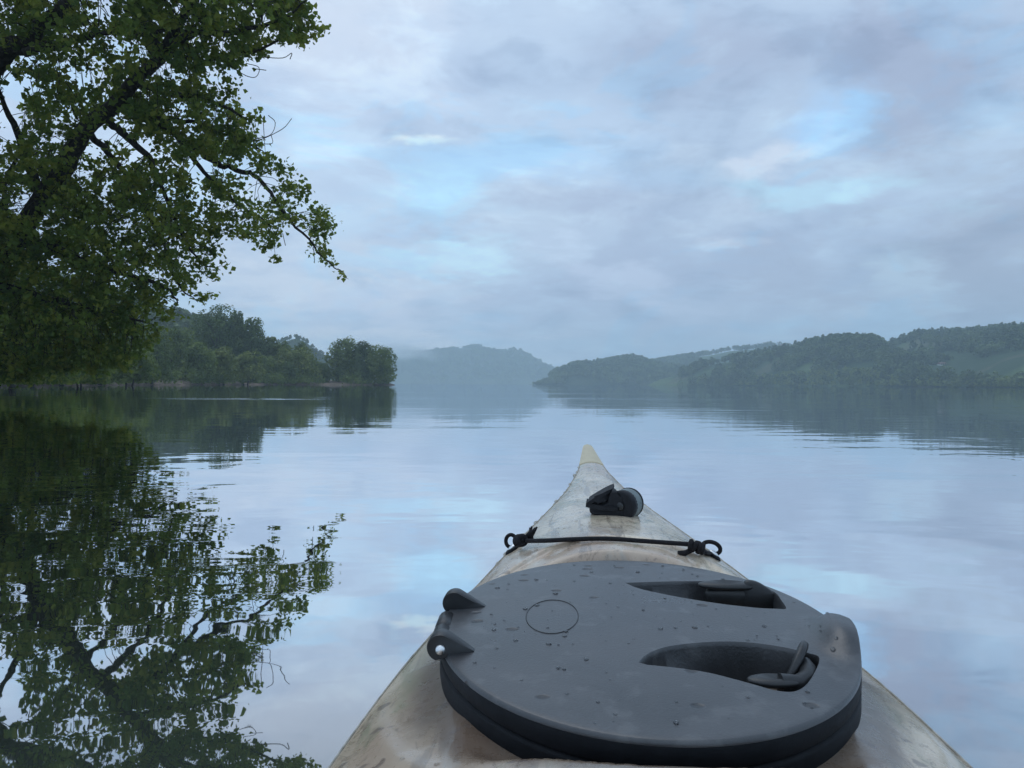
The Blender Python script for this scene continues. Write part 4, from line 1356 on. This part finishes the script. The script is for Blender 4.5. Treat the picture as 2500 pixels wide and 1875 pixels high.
def build_toggle():
    # rolled carry toggle lying on the foredeck, cylinder to the right, folded webbing to the left
    cs = lambda x, y: (1400 + x * .09042, 1160 + y * .09042)
    b0 = deckp(*cs(1000, 1080))                       # front foot of the bundle
    s0 = b0.y + .018
    zd = deck_z(b0.x, s0)
    T = None
    k1 = 1.0 / (F / math.hypot(s0, 0))
    # cylinder: axis points back-right
    w1 = to_k(WP(*cs(1400, 790), .6)); w2 = to_k(WP(*cs(1400, 790), 3)); t = (s0 - w1.y) / (w2.y - w1.y)
    c = w1 + (w2 - w1) * t
    ax = Vector((.47, .88, .03)).normalized()
    R = .0262
    prof = [(-.022, .0), (-.022, .018), (-.021, .0235), (-.018, R), (.0, R * 1.01), (.016, R), (.021, .0240), (.022, .0)]
    o1 = ax.cross(Vector((0, 0, 1))).normalized(); o2 = o1.cross(ax)
    n = 28; V = []
    for t, r_ in prof:
        for j in range(n):
            a = 2 * math.pi * j / n
            V.append(c + ax * t + (o1 * math.cos(a) + o2 * math.sin(a)) * r_)
    Fc = [(i * n + j, i * n + (j + 1) % n, (i + 1) * n + (j + 1) % n, (i + 1) * n + j) for i in range(len(prof) - 1) for j in range(n)]
    tog = link('carry_toggle', mesh_py('carry_toggle', V, Fc, True, math.radians(50)), M['grey_foam'], K)
    def band(t0, t1, Rb, a0=0, a1=2 * math.pi, th=.003):
        V = []; m_ = 40
        for t, r_ in ((t0, Rb), (t0, Rb + th), ((t0 + t1) / 2, Rb + th * 1.15), (t1, Rb + th), (t1, Rb)):
            for j in range(m_ + 1):
                a = a0 + (a1 - a0) * j / m_
                V.append(c + ax * t + (o1 * math.cos(a) + o2 * math.sin(a)) * r_)
        q = m_ + 1
        return V, [(i * q + j, i * q + j + 1, (i + 1) * q + j + 1, (i + 1) * q + j) for i in range(4) for j in range(m_)]
    link('rubber_band', mesh_py('rubber_band', *band(-.025, -.004, R - .003)), M['webbing'], tog)
    link('end_ring', mesh_py('end_ring', *band(.015, .020, R - .0025)), M['webbing'], tog)
    cap_ = tube([c - ax * .0225, c - ax * .0235, c - ax * .0242], [.0255, .0250, .020], 28)
    link('end_cap', mesh_py('end_cap', *cap_, True, math.radians(40)), M['webbing'], tog)
    # hub on the end face
    hub = tube([c - ax * .0285, c - ax * .0275, c - ax * .0235], [.005, .008, .009], 16)
    link('hub', mesh_py('hub', *hub), M['lever'], tog)

    def strap(path, half, th, wdir):
        """flat webbing along path, width along wdir"""
        path = [Vector(p) for p in smooth_path(path, 5)]; V, Fc = [], []
        wdir = Vector(wdir).normalized()
        for i, p in enumerate(path):
            t = (path[min(i + 1, len(path) - 1)] - path[max(i - 1, 0)]).normalized()
            nn = t.cross(wdir).normalized()
            for a, b_ in ((-1, -1), (1, -1), (1, 1), (-1, 1)): V.append(p + wdir * (half * a) + nn * (th / 2 * b_))
        for i in range(len(path) - 1):
            for j in range(4): Fc.append((i * 4 + j, i * 4 + (j + 1) % 4, (i + 1) * 4 + (j + 1) % 4, (i + 1) * 4 + j))
        Fc += [(3, 2, 1, 0), tuple((len(path) - 1) * 4 + j for j in range(4))]
        return V, Fc
    # points on the upright plane through the bundle for photo pixels
    def up(x, y, ds=0.0):
        yy = s0 + ds; w1 = to_k(WP(*cs(x, y), .6)); w2 = to_k(WP(*cs(x, y), 3)); t = (yy - w1.y) / (w2.y - w1.y)
        return w1 + (w2 - w1) * t
    # upper flap folded over toward the left
    link('webbing_flap', mesh_py('webbing_flap', *strap([up(1080, 340, .012), up(900, 420), up(650, 560, -.004), up(430, 700, -.006)], .020, .006, (.12, 1, .10)), True, math.radians(40)), M['webbing'], tog)
    link('webbing_flap', mesh_py('webbing_flap', *strap([up(1000, 480, .008), up(800, 560), up(620, 640, -.004)], .020, .014, (.1, 1, 0)), True, math.radians(40)), M['webbing'], tog)
    # lower tongue
    link('webbing_tongue', mesh_py('webbing_tongue', *strap([up(1180, 880, -.010), up(900, 850, -.010), up(600, 810, -.008), up(345, 750, -.004)], .019, .0075, (.05, 1, .05)), True, math.radians(40)), M['webbing'], tog)
    # body of folded webbing under it all
    out = [(430, 860), (430, 960), (480, 1020), (800, 1040), (1150, 1085), (1500, 1100), (1560, 1000), (1540, 700), (1400, 560), (1250, 500), (1130, 380), (1040, 370), (950, 520), (900, 700), (700, 800)]
    pts = [up(x, y) for x, y in out]; m_ = sum(pts, Vector()) / len(pts)
    V, Fc = [], []; n = len(pts)
    lay = [(-.024, .90), (-.020, .985), (.0, 1), (.018, .95), (.022, .8)]
    for ds, sc in lay:
        for p in pts: V.append(m_ + (p - m_) * sc + Vector((0, ds, 0)))
    for k_ in range(len(lay) - 1):
        for i in range(n): Fc.append((k_ * n + i, k_ * n + (i + 1) % n, (k_ + 1) * n + (i + 1) % n, (k_ + 1) * n + i))
    Fc.append(tuple(range(n))[::-1]); Fc.append(tuple((len(lay) - 1) * n + i for i in range(n)))
    link('folded_strap', mesh_py('folded_strap', V, Fc, True, math.radians(40)), M['webbing'], tog)


build_toggle()


def drops():
    m, b = mat('water drop')
    p = b.n('ShaderNodeBsdfPrincipled'); p.inputs['Base Color'].default_value = (.9, .93, .95, 1); p.inputs['Roughness'].default_value = .03
    p.inputs['Transmission Weight'].default_value = 1.0; p.inputs['IOR'].default_value = 1.33
    b.put(b.out.inputs[0], p.outputs[0])
    r = random.Random(11)
    def dome(c, R_, hgt, V, Fc):
        k = len(V); n = 10
        rx, ry = R_ * r.uniform(.8, 1.25), R_ * r.uniform(.8, 1.25)
        for q, (a, z) in enumerate(((1, -.0003), (.86, hgt * .55), (.5, hgt * .92))):
            for j in range(n):
                t = 2 * math.pi * j / n; V.append((c[0] + rx * a * math.cos(t), c[1] + ry * a * math.sin(t), c[2] + z))
        V.append((c[0], c[1], c[2] + hgt))
        for q in range(2):
            for j in range(n): Fc.append((k + q * n + j, k + q * n + (j + 1) % n, k + (q + 1) * n + (j + 1) % n, k + (q + 1) * n + j))
        for j in range(n): Fc.append((k + 2 * n + j, k + 2 * n + (j + 1) % n, k + 3 * n))
    polys = [[tuple(KP(x, y, lid_top))[:2] for x, y in pk] for pk in (near_pocket, far_pocket)]
    V, Fc = [], []
    for i in range(230):
        u, s_ = r.uniform(-HB, HB), r.uniform(HC - HA, HC + HA)
        if math.hypot(u / HB, (s_ - HC) / HA) > .95 or any(in_poly(u, s_, q) or edge_dist(u * 1000, s_ * 1000, [(a * 1000, c_ * 1000) for a, c_ in q]) < 5 for q in polys): continue
        R_ = r.choice((.0007, .001, .0013, .0017, .0026)) * r.uniform(.7, 1.2)
        dome((u, s_, lid_z(u, s_)), R_, R_ * .5, V, Fc)
    lid = next(o for o in K.children if o.name.startswith('hatch_cover'))
    tag(link('water_drops', mesh_py('water_drops', V, Fc), m, lid), kind='stuff')
    V, Fc = [], []
    for i in range(420):
        s_ = r.uniform(.45, 2.1); w = HW(s_); u = r.uniform(-.93, .93) * w
        if math.hypot(u / HB, (s_ - HC) / HA) < 1.12: continue
        R_ = r.choice((.0007, .001, .0014, .002)) * r.uniform(.7, 1.2)
        dome((u, s_, deck_z(u, s_)), R_, R_ * .5, V, Fc)
    tag(link('water_drops', mesh_py('water_drops', V, Fc), m, K), kind='stuff')


drops()

# ------------------------------------------------------------------ haze
def haze():
    V = [(x, y, z) for z in (-2, 185) for x, y in ((-2750, -620), (2750, -620), (2750, 3380), (-2750, 3380))]
    Fc = [(0, 3, 2, 1), (4, 5, 6, 7), (0, 1, 5, 4), (1, 2, 6, 5), (2, 3, 7, 6), (3, 0, 4, 7)]
    m, b = mat('thin morning haze')
    v = b.n('ShaderNodeVolumePrincipled')
    v.inputs['Color'].default_value = (.76, .93, 1, 1)
    v.inputs['Density'].default_value = HAZE_D
    v.inputs['Anisotropy'].default_value = .45
    b.put(b.out.inputs['Volume'], v.outputs[0])
    tag(link('haze', mesh_py('haze', V, Fc, False), m), kind='stuff')


HAZE_D = .00044
haze()


def mist():
    """low cloud clinging to the far mountain's top"""
    x0, x1, y0, y1, z0, z1 = -640, -70, 2120, 2290, 34, 150
    V = [(x, y, z) for z in (z0, z1) for x, y in ((x0, y0), (x1, y0), (x1, y1), (x0, y1))]
    Fc = [(0, 3, 2, 1), (4, 5, 6, 7), (0, 1, 5, 4), (1, 2, 6, 5), (2, 3, 7, 6), (3, 0, 4, 7)]
    m, b = mat('low cloud')
    pos = b.n('ShaderNodeNewGeometry').outputs['Position']
    n = b.noise(b.mapping(pos, (.010, .010, .022)), 1.0, 4, .55)
    sep = b.n('ShaderNodeSeparateXYZ'); b.put(sep.inputs[0], pos)
    fz = b.m('MULTIPLY', b.smooth(sep.outputs[2], z0 + 4, z0 + 52), b.smooth(sep.outputs[2], z1 - 2, z1 - 55))
    fx = b.m('MULTIPLY', b.smooth(sep.outputs[0], x0 + 5, x0 + 160), b.smooth(sep.outputs[0], x1 - 5, x1 - 300))
    fy = b.m('MULTIPLY', b.smooth(sep.outputs[1], y0 + 2, y0 + 50), b.smooth(sep.outputs[1], y1 - 2, y1 - 50))
    d = b.m('MULTIPLY', b.m('MULTIPLY', fz, fx), fy)
    d = b.smooth(b.m('ADD', d, b.m('MULTIPLY', b.m('SUBTRACT', n, .5), 1.6)), .30, 1.2)
    v = b.n('ShaderNodeVolumePrincipled'); v.inputs['Color'].default_value = (.995, .998, 1, 1)
    b.put(v.inputs['Density'], b.m('MULTIPLY', b.m('MULTIPLY', d, b.m('MULTIPLY', fz, b.m('MULTIPLY', fx, fy))), .030)); v.inputs['Anisotropy'].default_value = .75
    b.put(b.out.inputs['Volume'], v.outputs[0])
    tag(link('mist', mesh_py('mist', V, Fc, False), m), 'thin low cloud hiding the left top of the far mountain', 'mist', kind='stuff')


mist()
